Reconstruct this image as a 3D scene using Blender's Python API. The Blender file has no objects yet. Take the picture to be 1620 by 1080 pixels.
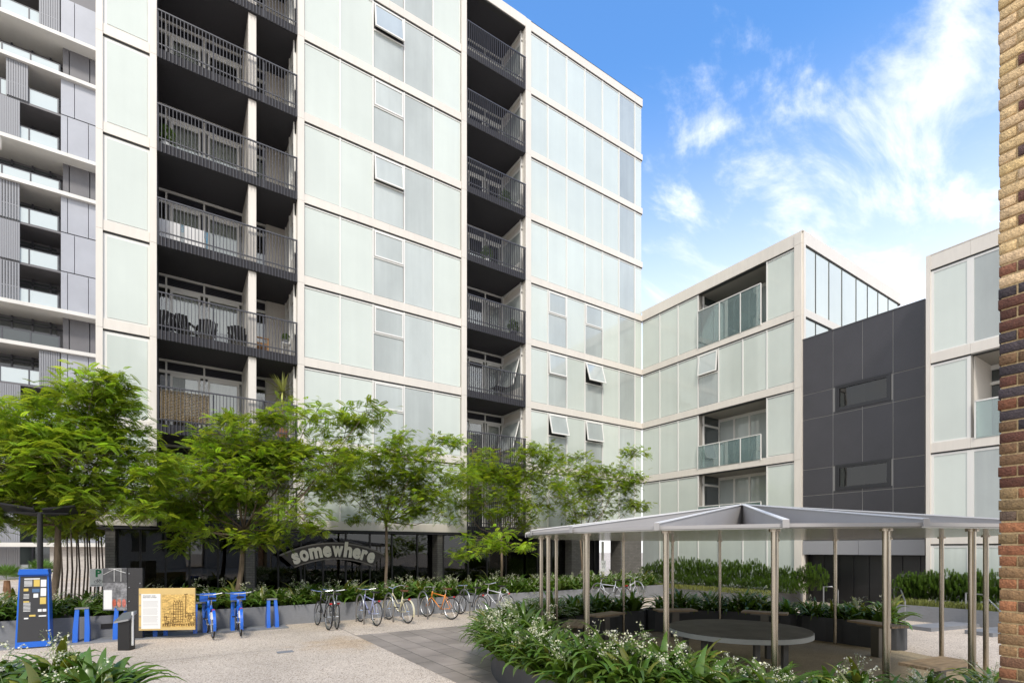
import bpy, math, random
import numpy as np
from mathutils import Vector, Matrix, Euler
R = math.radians
scene = bpy.context.scene
col = scene.collection
random.seed(7)

# ------------------------------------------------------------------ camera, sky, sun, exposure
# World axes are the building's: the tall facade is the plane y = 0 (facing -y), the wing's facade
# is the plane x = 0 (facing -x), their inner corner stands on the z axis.
TH = 0.583177                      # angle between camera axis frame and building frame
CT, ST = math.cos(TH), math.sin(TH)
EYE = 2.2
CX, CY = 7.3977, 29.2578           # the inner corner as seen from the camera (right, ahead)
def court(X, Y):                   # camera-frame ground metres -> world
    a, b = X - CX, Y - CY
    return (a * CT + b * ST, -a * ST + b * CT)
CAM = court(0, 0)
cam_d = bpy.data.cameras.new('camera')
cam = bpy.data.objects.new('camera', cam_d); col.objects.link(cam)
cam.location = (CAM[0], CAM[1], EYE)
cam.rotation_euler = (R(90), 0, -(R(90) - (R(90) - TH)))
cam_d.sensor_width = 36.0
cam_d.lens = 812.87 / 1620 * 36
cam_d.shift_y = (869.6 - 540) / 1620
cam_d.clip_start = 0.05; cam_d.clip_end = 2000
scene.camera = cam

SUN_EL, SUN_AZ = R(49), math.atan2(-0.90, -0.42)     # azimuth of the direction TO the sun, from +x
sd = Vector((math.cos(SUN_EL) * math.cos(SUN_AZ), math.cos(SUN_EL) * math.sin(SUN_AZ), math.sin(SUN_EL)))
sun_d = bpy.data.lights.new('sun', 'SUN'); sun_d.energy = 1.5; sun_d.angle = R(10.0); sun_d.color = (1.0, 0.94, 0.86)
sun = bpy.data.objects.new('sun', sun_d); col.objects.link(sun)
sun.rotation_euler = sd.to_track_quat('Z', 'Y').to_euler(); sun.location = (0, -20, 60)

w = bpy.data.worlds.new('World'); scene.world = w; w.use_nodes = True
def build_world():
    nt = w.node_tree; N = nt.nodes; L = nt.links; N.clear()
    out = N.new('ShaderNodeOutputWorld'); bg = N.new('ShaderNodeBackground')
    sky = N.new('ShaderNodeTexSky'); sky.sky_type = 'NISHITA'; sky.sun_disc = False
    sky.sun_elevation = SUN_EL; sky.sun_rotation = math.atan2(sd.x, sd.y)
    sky.air_density = 1.0; sky.dust_density = 0.6; sky.ozone_density = 3.0
    tc = N.new('ShaderNodeTexCoord')
    def math_(op, a, b=None, c=None, clamp=False):
        m = N.new('ShaderNodeMath'); m.operation = op; m.use_clamp = clamp
        for i, v in enumerate((a, b, c)):
            if v is None: continue
            if isinstance(v, (int, float)): m.inputs[i].default_value = v
            else: L.new(v, m.inputs[i])
        return m.outputs[0]
    sep = N.new('ShaderNodeSeparateXYZ'); L.new(tc.outputs['Generated'], sep.inputs[0])
    # clouds lie on a high layer: direction / height gives coordinates on that layer
    hz = math_('ADD', math_('MAXIMUM', sep.outputs[2], 0.0), 0.16)
    cx = math_('DIVIDE', sep.outputs[0], hz); cy = math_('DIVIDE', sep.outputs[1], hz)
    cmb = N.new('ShaderNodeCombineXYZ'); L.new(cx, cmb.inputs[0]); L.new(cy, cmb.inputs[1])
    mp = N.new('ShaderNodeMapping'); mp.inputs['Rotation'].default_value = (0, 0, R(-35)); mp.inputs['Scale'].default_value = (1.0, 1.9, 1)
    L.new(cmb.outputs[0], mp.inputs[0])
    n1 = N.new('ShaderNodeTexNoise'); n1.inputs['Scale'].default_value = 2.7; n1.inputs['Detail'].default_value = 12
    n1.inputs['Roughness'].default_value = 0.62; n1.inputs['Distortion'].default_value = 0.35
    L.new(mp.outputs[0], n1.inputs['Vector'])
    def cloud_dir(px, py):
        v = Vector(((px - 810) / 812.87, 1, (869.6 - py) / 812.87)).normalized()
        return (v.x * CT + v.y * ST, -v.x * ST + v.y * CT, v.z)
    acc = None
    # broad banks of cloud in the sky: direction, angular radius, weight
    for px, py, rad, wt in [(1385, 300, 15, 0.34), (1500, 350, 13, 0.33), (1110, 275, 7, 0.33), (1440, 200, 8, .16), (1430, 60, 11, 0.12), (1120, 80, 12, 0.17),
                            (1250, 430, 19, 0.34), (1060, 380, 10, .16), (1520, 430, 14, 0.3), (1310, 330, 7, .16)]:
        d = N.new('ShaderNodeVectorMath'); d.operation = 'DOT_PRODUCT'
        L.new(tc.outputs['Generated'], d.inputs[0]); d.inputs[1].default_value = cloud_dir(px, py)
        mr = N.new('ShaderNodeMapRange'); mr.interpolation_type = 'SMOOTHSTEP'
        mr.inputs['From Min'].default_value = math.cos(R(rad)); mr.inputs['From Max'].default_value = 1.0
        mr.inputs['To Max'].default_value = wt * .56
        L.new(d.outputs['Value'], mr.inputs['Value'])
        acc = mr.outputs[0] if acc is None else math_('MAXIMUM', acc, mr.outputs[0])
    # extra cloud added behind the camera so the glass mirrors less blue
    d = N.new('ShaderNodeVectorMath'); d.operation = 'DOT_PRODUCT'
    L.new(tc.outputs['Generated'], d.inputs[0]); d.inputs[1].default_value = (-0.6, -0.8, 0.0)
    mr = N.new('ShaderNodeMapRange'); mr.interpolation_type = 'SMOOTHSTEP'
    mr.inputs['From Min'].default_value = 0.0; mr.inputs['From Max'].default_value = 0.6; mr.inputs['To Max'].default_value = 0.6
    L.new(d.outputs['Value'], mr.inputs['Value']); acc = math_('MAXIMUM', acc, mr.outputs[0])
    den = math_('ADD', n1.outputs[0], acc)
    cr = N.new('ShaderNodeMapRange'); cr.interpolation_type = 'SMOOTHSTEP'
    cr.inputs['From Min'].default_value = 0.61; cr.inputs['From Max'].default_value = 0.89; cr.inputs['To Max'].default_value = 0.88
    L.new(den, cr.inputs['Value'])
    # low haze near the horizon
    hzm = N.new('ShaderNodeMapRange'); hzm.interpolation_type = 'SMOOTHSTEP'
    hzm.inputs['From Min'].default_value = 0.69; hzm.inputs['From Max'].default_value = 0.16; hzm.inputs['To Max'].default_value = 0.97
    L.new(sep.outputs[2], hzm.inputs['Value'])
    cov = math_('SUBTRACT', 1.0, math_('MULTIPLY', math_('SUBTRACT', 1.0, cr.outputs[0]), math_('SUBTRACT', 1.0, hzm.outputs[0])))
    hs = N.new('ShaderNodeHueSaturation'); hs.inputs['Saturation'].default_value = SKY_SAT; hs.inputs['Value'].default_value = SKY_VAL
    L.new(sky.outputs[0], hs.inputs['Color'])
    mix = N.new('ShaderNodeMixRGB'); L.new(cov, mix.inputs[0]); L.new(hs.outputs[0], mix.inputs[1])
    mix.inputs[2].default_value = (*CLOUD, 1)
    L.new(mix.outputs[0], bg.inputs[0]); bg.inputs[1].default_value = 0.15
    L.new(bg.outputs[0], out.inputs[0])
SKY_SAT, SKY_VAL, CLOUD = 1.2, 1.28, (5.0, 5.05, 5.15)
build_world()
scene.view_settings.view_transform = 'Standard'; scene.view_settings.look = 'None'
scene.view_settings.exposure = 0.95; scene.view_settings.gamma = 1.0
scene.cycles.max_bounces = 8; scene.cycles.transparent_max_bounces = 12
scene.cycles.diffuse_bounces = 4; scene.cycles.glossy_bounces = 4

# ------------------------------------------------------------------ pixel rays -> metres on real planes
def ray(px):
    u = (px - 810) / 812.87
    return (u * CT + ST, -u * ST + CT)              # world direction whose camera depth is 1
def on_y(px, y=0.0):                                # x where the sight line of column px meets plane y
    d = ray(px); t = (y - CAM[1]) / d[1]
    return CAM[0] + d[0] * t
def on_x(px, x=0.0):
    d = ray(px); t = (x - CAM[0]) / d[0]
    return CAM[1] + d[1] * t
def depth(x, y):
    return (x - CAM[0]) * ST + (y - CAM[1]) * CT
def z_at(py, x, y):
    return EYE + (869.6 - py) / 812.87 * depth(x, y)
def at(px, Y):                                      # ground point of column px at camera depth Y
    return court((px - 810) / 812.87 * Y, Y)
def atz(px, py, Y):
    p = at(px, Y); return Vector((p[0], p[1], EYE + (869.6 - py) / 812.87 * Y))

# ------------------------------------------------------------------ materials
MATS = {}
def mat(name, c, rough=0.6, metal=0.0, spec=0.5, noise=None, bump=None, coat=0.0, rnd=0.0, attr=None, trans=None):
    m = bpy.data.materials.new(name); m.use_nodes = True
    nt = m.node_tree; N = nt.nodes; L = nt.links; b = N['Principled BSDF']
    b.inputs['Roughness'].default_value = rough; b.inputs['Metallic'].default_value = metal
    b.inputs['Specular IOR Level'].default_value = spec; b.inputs['Coat Weight'].default_value = coat
    b.inputs['Coat Roughness'].default_value = 0.03
    b.inputs['Base Color'].default_value = (*c, 1)
    src = None
    if attr:
        a = N.new('ShaderNodeAttribute'); a.attribute_name = attr
        mx = N.new('ShaderNodeMixRGB'); mx.blend_type = 'MULTIPLY'; mx.inputs[0].default_value = 1
        mx.inputs[1].default_value = (*c, 1); L.new(a.outputs['Color'], mx.inputs[2]); src = mx.outputs[0]
    if rnd:
        oi = N.new('ShaderNodeObjectInfo'); mr = N.new('ShaderNodeMapRange')
        mr.inputs['To Min'].default_value = 1 - rnd; mr.inputs['To Max'].default_value = 1 + rnd
        L.new(oi.outputs['Random'], mr.inputs['Value'])
        mx = N.new('ShaderNodeMixRGB'); mx.blend_type = 'MULTIPLY'; mx.inputs[0].default_value = 1
        if src: L.new(src, mx.inputs[1])
        else: mx.inputs[1].default_value = (*c, 1)
        L.new(mr.outputs[0], mx.inputs[2]); src = mx.outputs[0]
    if noise or bump:
        tc = N.new('ShaderNodeTexCoord')
    if noise:                                        # [(scale, amount, (sx,sy,sz)), ...]
        for sc, am, st in noise:
            mp = N.new('ShaderNodeMapping'); mp.inputs['Scale'].default_value = st
            L.new(tc.outputs['Object'], mp.inputs[0])
            n = N.new('ShaderNodeTexNoise'); n.inputs['Scale'].default_value = sc; n.inputs['Detail'].default_value = 5
            n.inputs['Roughness'].default_value = 0.6
            L.new(mp.outputs[0], n.inputs['Vector'])
            mr = N.new('ShaderNodeMapRange'); mr.inputs['From Min'].default_value = 0.3; mr.inputs['From Max'].default_value = 0.7
            mr.inputs['To Min'].default_value = 1 - am; mr.inputs['To Max'].default_value = 1 + am
            L.new(n.outputs[0], mr.inputs['Value'])
            mx = N.new('ShaderNodeMixRGB'); mx.blend_type = 'MULTIPLY'; mx.inputs[0].default_value = 1
            if src: L.new(src, mx.inputs[1])
            else: mx.inputs[1].default_value = (*c, 1)
            L.new(mr.outputs[0], mx.inputs[2]); src = mx.outputs[0]
    if src: L.new(src, b.inputs['Base Color'])
    if bump:
        sc, st = bump
        n = N.new('ShaderNodeTexNoise'); n.inputs['Scale'].default_value = sc; n.inputs['Detail'].default_value = 4
        L.new(tc.outputs['Object'], n.inputs['Vector'])
        bp = N.new('ShaderNodeBump'); bp.inputs['Strength'].default_value = st; bp.inputs['Distance'].default_value = 0.02
        L.new(n.outputs[0], bp.inputs['Height']); L.new(bp.outputs[0], b.inputs['Normal'])
    if trans:
        t = N.new('ShaderNodeBsdfTranslucent'); ms = N.new('ShaderNodeMixShader'); ms.inputs[0].default_value = trans[1]
        mx = N.new('ShaderNodeMixRGB'); mx.blend_type = 'MULTIPLY'; mx.inputs[0].default_value = 1
        if src: L.new(src, mx.inputs[1])
        else: mx.inputs[1].default_value = (*c, 1)
        mx.inputs[2].default_value = (*trans[0], 1); L.new(mx.outputs[0], t.inputs[0])
        o = N['Material Output']; L.new(b.outputs[0], ms.inputs[1]); L.new(t.outputs[0], ms.inputs[2]); L.new(ms.outputs[0], o.inputs[0])
    MATS[name] = m
    return m
def glass_mat(name, tint, refl=1.0, rough=0.0, alpha_body=0.0, body=(0.5, 0.6, 0.6), wav=0.0):
    m = bpy.data.materials.new(name); m.use_nodes = True
    nt = m.node_tree; N = nt.nodes; L = nt.links; N.remove(N['Principled BSDF']); o = N['Material Output']
    tr = N.new('ShaderNodeBsdfTransparent'); tr.inputs[0].default_value = (*tint, 1)
    gl = N.new('ShaderNodeBsdfGlossy'); gl.inputs['Roughness'].default_value = rough
    fr = N.new('ShaderNodeFresnel'); fr.inputs[0].default_value = 1.5
    mu = N.new('ShaderNodeMath'); mu.operation = 'MULTIPLY_ADD'; mu.use_clamp = True; mu.inputs[1].default_value = refl; mu.inputs[2].default_value = 0.05 * refl
    L.new(fr.outputs[0], mu.inputs[0])
    first = tr.outputs[0]
    if alpha_body:
        df = N.new('ShaderNodeBsdfDiffuse'); df.inputs[0].default_value = (*body, 1)
        a = N.new('ShaderNodeMixShader'); a.inputs[0].default_value = alpha_body
        L.new(tr.outputs[0], a.inputs[1]); L.new(df.outputs[0], a.inputs[2]); first = a.outputs[0]
    if wav:
        tc = N.new('ShaderNodeTexCoord'); n = N.new('ShaderNodeTexNoise'); n.inputs['Scale'].default_value = 0.9
        L.new(tc.outputs['Object'], n.inputs['Vector'])
        bp = N.new('ShaderNodeBump'); bp.inputs['Strength'].default_value = wav; bp.inputs['Distance'].default_value = 0.02
        L.new(n.outputs[0], bp.inputs['Height']); L.new(bp.outputs[0], gl.inputs['Normal'])
    mx = N.new('ShaderNodeMixShader'); L.new(mu.outputs[0], mx.inputs[0]); L.new(first, mx.inputs[1]); L.new(gl.outputs[0], mx.inputs[2])
    L.new(mx.outputs[0], o.inputs[0]); MATS[name] = m
    return m

FRAME = mat('pale aluminium cladding', (0.70, 0.65, 0.575), 0.38, 0, 0.5, noise=[(0.35, .05, (1, 1, 1)), (3.0, .035, (3, 3, .3))])
MULL = mat('white window frame', (0.74, 0.725, 0.68), 0.4)
SHADETRIM = mat('shade and dark trim', (0.03, 0.03, 0.03), 0.7)  # near-black for shade in gaps and openings, also for dark mullions
FROST = mat('frosted glass', (0.565, 0.61, 0.55), 0.16, 0, 0.6, rnd=0.05, noise=[(0.25, .07, (1, 1, 1)), (0.8, .025, (3, 3, .12))], coat=1.0, bump=(.5, .1))
CLEAR = mat('tinted window glass', (0.40, 0.435, 0.415), 0.05, 0, 0.6, rnd=0.15, noise=[(0.5, .14, (1, 1, .5)), (.9, .05, (4, 4, .15))], coat=1.0, bump=(.5, .15))
DOORGLASS = glass_mat('door glass', (0.9, 0.92, 0.89), 1.6, wav=.05)
BALGLASS = glass_mat('balustrade glass', (0.62, 0.76, 0.74), 1.5, alpha_body=0.25, body=(.45, .56, .55))
SHOPGLASS = glass_mat('shop glass', (0.30, 0.30, 0.27), 0.7, wav=.06)
CHAR = mat('charcoal render', (0.035, 0.034, 0.04), 0.8, noise=[(30, .15, (1, 1, 1))])
RAIL = mat('painted steel railing', (0.05, 0.05, 0.06), 0.4, 0, .6)
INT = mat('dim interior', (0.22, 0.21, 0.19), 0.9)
CURT = mat('white curtain', (0.72, 0.71, 0.69), 0.9, noise=[(4, .1, (6, 6, .2))])
DARKWALL = mat('dark grey panel', (0.052, 0.05, 0.056), 0.42, 0, .5, noise=[(40, .2, (1, 1, 1)), (.7, .12, (1, 1, 1))])
DARKJOINT = mat('panel joint', (0.30, 0.29, 0.27), 0.7)
CONC = mat('planter concrete', (0.20, 0.205, 0.215), 0.75, noise=[(1.2, .12, (1, 1, 1)), (9, .08, (1, 1, 4))])
DPLANT = mat('charcoal planter', (0.045, 0.047, 0.05), 0.55, noise=[(2, .2, (1, 1, 1))])
SOIL = mat('soil', (0.05, 0.038, 0.027), 0.95, noise=[(12, .4, (1, 1, 1))], bump=(20, .6))
BLACK = mat('black paint', (0.012, 0.012, 0.013), 0.35)
BLUE = mat('blue paint', (0.012, 0.12, 0.55), 0.35, coat=.4)
WHITE = mat('white paint', (0.78, 0.78, 0.76), 0.45)
STEEL = mat('brushed stainless steel', (0.50, 0.44, 0.35), 0.26, 1.0, noise=[(5, .2, (8, 8, .5))])
GALV = mat('galvanised metal', (0.40, 0.41, 0.42), 0.35, 0.8)
CANOPY = mat('canopy sheet', (0.37, 0.355, 0.345), 0.42, 0, .5, noise=[(1, .06, (1, 1, 1))])
SOFFIT = mat('canopy underside', (0.45, 0.44, 0.40), 0.18, 0.35, .6, noise=[(2, .12, (1, 1, 1))])
CAPW = mat('canopy edge', (0.72, 0.71, 0.69), 0.4)
WOOD = mat('weathered timber', (0.26, 0.19, 0.115), 0.65, noise=[(3, .3, (1, 8, 1)), (1, .1, (1, 1, 1))])
TABLEM = mat('grey stained table top', (0.085, 0.082, 0.07), 0.6, noise=[(2, .35, (1, 1, 1)), (7, .2, (1, 6, 1))])
TABLEE = mat('table edge', (0.36, 0.38, 0.36), 0.6, noise=[(3, .1, (1, 1, 1))])
BARK = mat('tree bark', (0.17, 0.125, 0.085), 0.85, noise=[(6, .35, (3, 3, .6))], bump=(15, .5))
TWIG = mat('dark bark', (0.06, 0.045, 0.032), 0.85)
LEAF = mat('feathery foliage', (0.15, 0.225, 0.036), 0.5, 0, .4, attr='tone', trans=((2.15, 2.1, .8), .58))
LILY = mat('strap leaf', (0.078, 0.145, 0.026), 0.27, 0, .5, attr='tone', trans=((1.8, 1.8, .5), .25))
FLOWER = mat('white flowers', (0.72, 0.71, 0.56), 0.7, attr='tone')
FSTEM = mat('flower stem', (0.17, 0.20, 0.07), 0.7)
SHRUB = mat('shrub leaves', (0.085, 0.155, 0.035), 0.5, 0, .4, attr='tone', trans=((1.7, 1.7, .6), .3))
GRASSM = mat('yellow green grass', (0.19, 0.21, 0.05), 0.7, attr='tone', trans=((1.3, 1.3, .6), .3))
TYRE = mat('rubber', (0.02, 0.02, 0.02), 0.7)
CHROME = mat('chrome', (0.62, 0.62, 0.62), 0.22, 0.95)
RED = mat('red plastic', (0.5, 0.02, 0.02), 0.35)
GBRICK = None

def brick_mat(name, c1, c2, mortar, bw=0.23, bh=0.076, scale=1.0, rough=.8):
    m = bpy.data.materials.new(name); m.use_nodes = True
    nt = m.node_tree; N = nt.nodes; L = nt.links; b = N['Principled BSDF']; b.inputs['Roughness'].default_value = rough
    tc = N.new('ShaderNodeTexCoord'); s = N.new('ShaderNodeSeparateXYZ'); L.new(tc.outputs['Object'], s.inputs[0])
    a = N.new('ShaderNodeMath'); a.operation = 'ADD'; L.new(s.outputs[0], a.inputs[0]); L.new(s.outputs[1], a.inputs[1])
    c = N.new('ShaderNodeCombineXYZ'); L.new(a.outputs[0], c.inputs[0]); L.new(s.outputs[2], c.inputs[1])
    bt = N.new('ShaderNodeTexBrick'); bt.inputs['Scale'].default_value = 1; bt.inputs['Brick Width'].default_value = bw; bt.inputs['Row Height'].default_value = bh + .01
    bt.inputs['Mortar Size'].default_value = .006; bt.inputs['Color1'].default_value = (*c1, 1); bt.inputs['Color2'].default_value = (*c2, 1); bt.inputs['Mortar'].default_value = (*mortar, 1)
    L.new(c.outputs[0], bt.inputs['Vector']); L.new(bt.outputs[0], b.inputs['Base Color'])
    bp = N.new('ShaderNodeBump'); bp.inputs['Strength'].default_value = .4; bp.inputs['Distance'].default_value = .01; bp.invert = True
    L.new(bt.outputs['Fac'], bp.inputs['Height']); L.new(bp.outputs[0], b.inputs['Normal'])
    return m
GBRICK = brick_mat('grey brick', (.17, .16, .145), (.13, .122, .11), (.07, .068, .065))
PBRICK = brick_mat('pale brick', (.50, .47, .43), (.40, .37, .34), (.5, .48, .45))

def ground_mat():
    m = bpy.data.materials.new('exposed aggregate'); m.use_nodes = True
    nt = m.node_tree; N = nt.nodes; L = nt.links; b = N['Principled BSDF']; b.inputs['Roughness'].default_value = .85
    tc = N.new('ShaderNodeTexCoord')
    v = N.new('ShaderNodeTexVoronoi'); v.inputs['Scale'].default_value = 60; L.new(tc.outputs['Object'], v.inputs['Vector'])
    cr = N.new('ShaderNodeValToRGB'); e = cr.color_ramp
    e.elements[0].position = 0; e.elements[0].color = (.19, .13, .09, 1); e.elements[1].position = 1; e.elements[1].color = (.70, .615, .50, 1)
    for p, c in ((.22, (.44, .36, .28, 1)), (.5, (.60, .515, .415, 1)), (.75, (.53, .44, .35, 1))):
        x = e.elements.new(p); x.color = c
    sp = N.new('ShaderNodeSeparateColor'); L.new(v.outputs['Color'], sp.inputs[0]); L.new(sp.outputs[0], cr.inputs[0])
    n = N.new('ShaderNodeTexNoise'); n.inputs['Scale'].default_value = .45; n.inputs['Detail'].default_value = 6; L.new(tc.outputs['Object'], n.inputs['Vector'])
    mr = N.new('ShaderNodeMapRange'); mr.inputs['From Min'].default_value = .3; mr.inputs['From Max'].default_value = .7; mr.inputs['To Min'].default_value = .80; mr.inputs['To Max'].default_value = 1.12
    L.new(n.outputs[0], mr.inputs['Value'])
    mx = N.new('ShaderNodeMixRGB'); mx.blend_type = 'MULTIPLY'; mx.inputs[0].default_value = 1; L.new(cr.outputs[0], mx.inputs[1]); L.new(mr.outputs[0], mx.inputs[2])
    # rusty stain near the paved strip
    sx, sy = court(-3.9, 12.2)
    st = N.new('ShaderNodeVectorMath'); st.operation = 'DISTANCE'; st.inputs[1].default_value = (sx, sy, 0); L.new(tc.outputs['Object'], st.inputs[0])
    n2 = N.new('ShaderNodeTexNoise'); n2.inputs['Scale'].default_value = 2.2; n2.inputs['Detail'].default_value = 5; L.new(tc.outputs['Object'], n2.inputs['Vector'])
    s1 = N.new('ShaderNodeMath'); s1.operation = 'MULTIPLY_ADD'; s1.inputs[1].default_value = 2.2; L.new(n2.outputs[0], s1.inputs[0]); L.new(st.outputs['Value'], s1.inputs[2])
    sm = N.new('ShaderNodeMapRange'); sm.interpolation_type = 'SMOOTHSTEP'; sm.inputs['From Min'].default_value = 2.6; sm.inputs['From Max'].default_value = 1.2; sm.inputs['To Max'].default_value = .5
    L.new(s1.outputs[0], sm.inputs['Value'])
    m2 = N.new('ShaderNodeMixRGB'); m2.blend_type = 'MULTIPLY'; L.new(sm.outputs[0], m2.inputs[0]); L.new(mx.outputs[0], m2.inputs[1]); m2.inputs[2].default_value = (.80, .62, .38, 1)
    L.new(m2.outputs[0], b.inputs['Base Color'])
    bp = N.new('ShaderNodeBump'); bp.inputs['Strength'].default_value = .35; bp.inputs['Distance'].default_value = .01; L.new(v.outputs['Distance'], bp.inputs['Height']); L.new(bp.outputs[0], b.inputs['Normal'])
    return m
AGG = ground_mat()
def paver_mat():
    m = bpy.data.materials.new('bluestone pavers'); m.use_nodes = True
    nt = m.node_tree; N = nt.nodes; L = nt.links; b = N['Principled BSDF']; b.inputs['Roughness'].default_value = .5
    tc = N.new('ShaderNodeTexCoord')
    bt = N.new('ShaderNodeTexBrick'); bt.inputs['Scale'].default_value = 1; bt.inputs['Brick Width'].default_value = 1.0; bt.inputs['Row Height'].default_value = .5
    bt.inputs['Mortar Size'].default_value = .008; bt.inputs['Color1'].default_value = (.32, .27, .23, 1); bt.inputs['Color2'].default_value = (.235, .20, .17, 1); bt.inputs['Mortar'].default_value = (.05, .045, .04, 1)
    mp = N.new('ShaderNodeMapping'); mp.inputs['Rotation'].default_value = (0, 0, R(90)); L.new(tc.outputs['Object'], mp.inputs[0]); L.new(mp.outputs[0], bt.inputs['Vector'])
    n = N.new('ShaderNodeTexNoise'); n.inputs['Scale'].default_value = .8; n.inputs['Detail'].default_value = 6; L.new(tc.outputs['Object'], n.inputs['Vector'])
    mr = N.new('ShaderNodeMapRange'); mr.inputs['From Min'].default_value = .3; mr.inputs['From Max'].default_value = .7; mr.inputs['To Min'].default_value = .75; mr.inputs['To Max'].default_value = 1.3; L.new(n.outputs[0], mr.inputs['Value'])
    mx = N.new('ShaderNodeMixRGB'); mx.blend_type = 'MULTIPLY'; mx.inputs[0].default_value = 1; L.new(bt.outputs[0], mx.inputs[1]); L.new(mr.outputs[0], mx.inputs[2]); L.new(mx.outputs[0], b.inputs['Base Color'])
    return m
PAVER = paver_mat()
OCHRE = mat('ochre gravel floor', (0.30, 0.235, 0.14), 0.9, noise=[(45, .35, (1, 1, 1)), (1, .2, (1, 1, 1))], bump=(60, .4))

# ------------------------------------------------------------------ mesh helpers
class MB:
    def __init__(s): s.v = []; s.f = []; s.c = None
    def box(s, x0, x1, y0, y1, z0, z1):
        n = len(s.v)
        s.v += [(x0, y0, z0), (x1, y0, z0), (x1, y1, z0), (x0, y1, z0), (x0, y0, z1), (x1, y0, z1), (x1, y1, z1), (x0, y1, z1)]
        s.f += [(n, n+3, n+2, n+1), (n+4, n+5, n+6, n+7), (n, n+1, n+5, n+4), (n+1, n+2, n+6, n+5), (n+2, n+3, n+7, n+6), (n+3, n, n+4, n+7)]
        return s
    def obox(s, c, ax, ay, az):                      # centre and three half vectors
        c, ax, ay, az = map(Vector, (c, ax, ay, az)); n = len(s.v)
        for k in (-1, 1):
            for i, j in ((-1, -1), (1, -1), (1, 1), (-1, 1)): s.v.append(tuple(c + ax*i + ay*j + az*k))
        s.f += [(n, n+3, n+2, n+1), (n+4, n+5, n+6, n+7), (n, n+1, n+5, n+4), (n+1, n+2, n+6, n+5), (n+2, n+3, n+7, n+6), (n+3, n, n+4, n+7)]
        return s
    def prism(s, poly, z0, z1):                       # poly: ccw xy list
        n = len(s.v); k = len(poly)
        s.v += [(x, y, z0) for x, y in poly] + [(x, y, z1) for x, y in poly]
        s.f.append(tuple(n + i for i in reversed(range(k)))); s.f.append(tuple(n + k + i for i in range(k)))
        for i in range(k): j = (i+1) % k; s.f.append((n+i, n+j, n+k+j, n+k+i))
        return s
    def prism_y(s, poly, y0, y1):                     # poly in xz
        n = len(s.v); k = len(poly)
        s.v += [(x, y0, z) for x, z in poly] + [(x, y1, z) for x, z in poly]
        s.f.append(tuple(n + i for i in range(k))); s.f.append(tuple(n + k + i for i in reversed(range(k))))
        for i in range(k): j = (i+1) % k; s.f.append((n+j, n+i, n+k+i, n+k+j))
        return s
    def tube(s, pts, rad, n=6, closed=False, cap=True):
        pts = [Vector(p) for p in pts]; m = len(pts)
        if not isinstance(rad, (list, tuple)): rad = [rad] * m
        base = len(s.v); up = None
        for i, p in enumerate(pts):
            if closed: t = pts[(i+1) % m] - pts[i-1]
            else: t = pts[min(i+1, m-1)] - pts[max(i-1, 0)]
            if t.length < 1e-9: t = Vector((0, 0, 1))
            t.normalize()
            if up is None: up = Vector((0, 0, 1)) if abs(t.z) < .9 else Vector((1, 0, 0))
            a = t.cross(up)
            if a.length < 1e-4: a = t.cross(Vector((.3, 1, .2)))
            a.normalize(); b = t.cross(a); up = -b if False else b.cross(t) * 0 + a.cross(t)
            for k in range(n):
                q = 2 * math.pi * k / n
                s.v.append(tuple(p + (a * math.cos(q) + b * math.sin(q)) * rad[i]))
        for i in range(m if closed else m - 1):
            j = (i+1) % m
            for k in range(n):
                l = (k+1) % n
                s.f.append((base+i*n+k, base+j*n+k, base+j*n+l, base+i*n+l))
        if cap and not closed:
            s.f.append(tuple(base + k for k in range(n))); s.f.append(tuple(base + (m-1)*n + k for k in reversed(range(n))))
        return s
    def cyl(s, x, y, z0, z1, r, n=16, r2=None):
        return s.tube([(x, y, z0), (x, y, z1)], [r, r if r2 is None else r2], n)
    def ball(s, c, r, n=8, sz=1.0):
        pts = []; rr = []
        m = n
        for i in range(m+1):
            a = math.pi * i / m
            pts.append((c[0], c[1], c[2] - math.cos(a) * r * sz)); rr.append(max(math.sin(a) * r, 1e-4))
        return s.tube(pts, rr, n*2 if n < 6 else n)
    def quad(s, *p):
        n = len(s.v); s.v += [tuple(q) for q in p]; s.f.append(tuple(range(n, n+len(p)))); return s
    def build(s, name, material, parent=None, smooth=False, loc=None):
        me = bpy.data.meshes.new(name); me.from_pydata(s.v, [], s.f); me.update()
        return link(name, me, material, parent, smooth, loc)
def link(name, me, material, parent=None, smooth=False, loc=None):
    if material and not me.materials: me.materials.append(material)
    if smooth: me.polygons.foreach_set('use_smooth', [True] * len(me.polygons))
    o = bpy.data.objects.new(name, me); col.objects.link(o)
    if parent: o.parent = parent
    if loc: o.location = loc
    return o
def np_mesh(name, V, F, tone=None):                   # V (n,3), F (m,4)
    me = bpy.data.meshes.new(name)
    me.vertices.add(len(V)); me.vertices.foreach_set('co', np.asarray(V, np.float32).ravel())
    F = np.asarray(F, np.int32); me.loops.add(F.size); me.loops.foreach_set('vertex_index', F.ravel())
    me.polygons.add(len(F)); me.polygons.foreach_set('loop_start', np.arange(0, F.size, F.shape[1], dtype=np.int32))
    me.update(calc_edges=True); me.validate()
    if tone is not None:
        a = me.color_attributes.new('tone', 'FLOAT_COLOR', 'POINT')
        t = np.ones((len(V), 4), np.float32); t[:, :3] = tone; a.data.foreach_set('color', t.ravel())
    return me
def empty(name, loc=(0, 0, 0), rz=0.0):
    o = bpy.data.objects.new(name, None); col.objects.link(o); o.location = loc; o.rotation_euler = (0, 0, rz); o.empty_display_size = .2
    return o
def tag(o, label=None, cat=None, group=None, kind=None):
    if label: o['label'] = label
    if cat: o['category'] = cat
    if group: o['group'] = group
    if kind: o['kind'] = kind
    return o
def kids(o): return [c for c in KIDS.get(o.name, [])]
KIDS = {}
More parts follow.
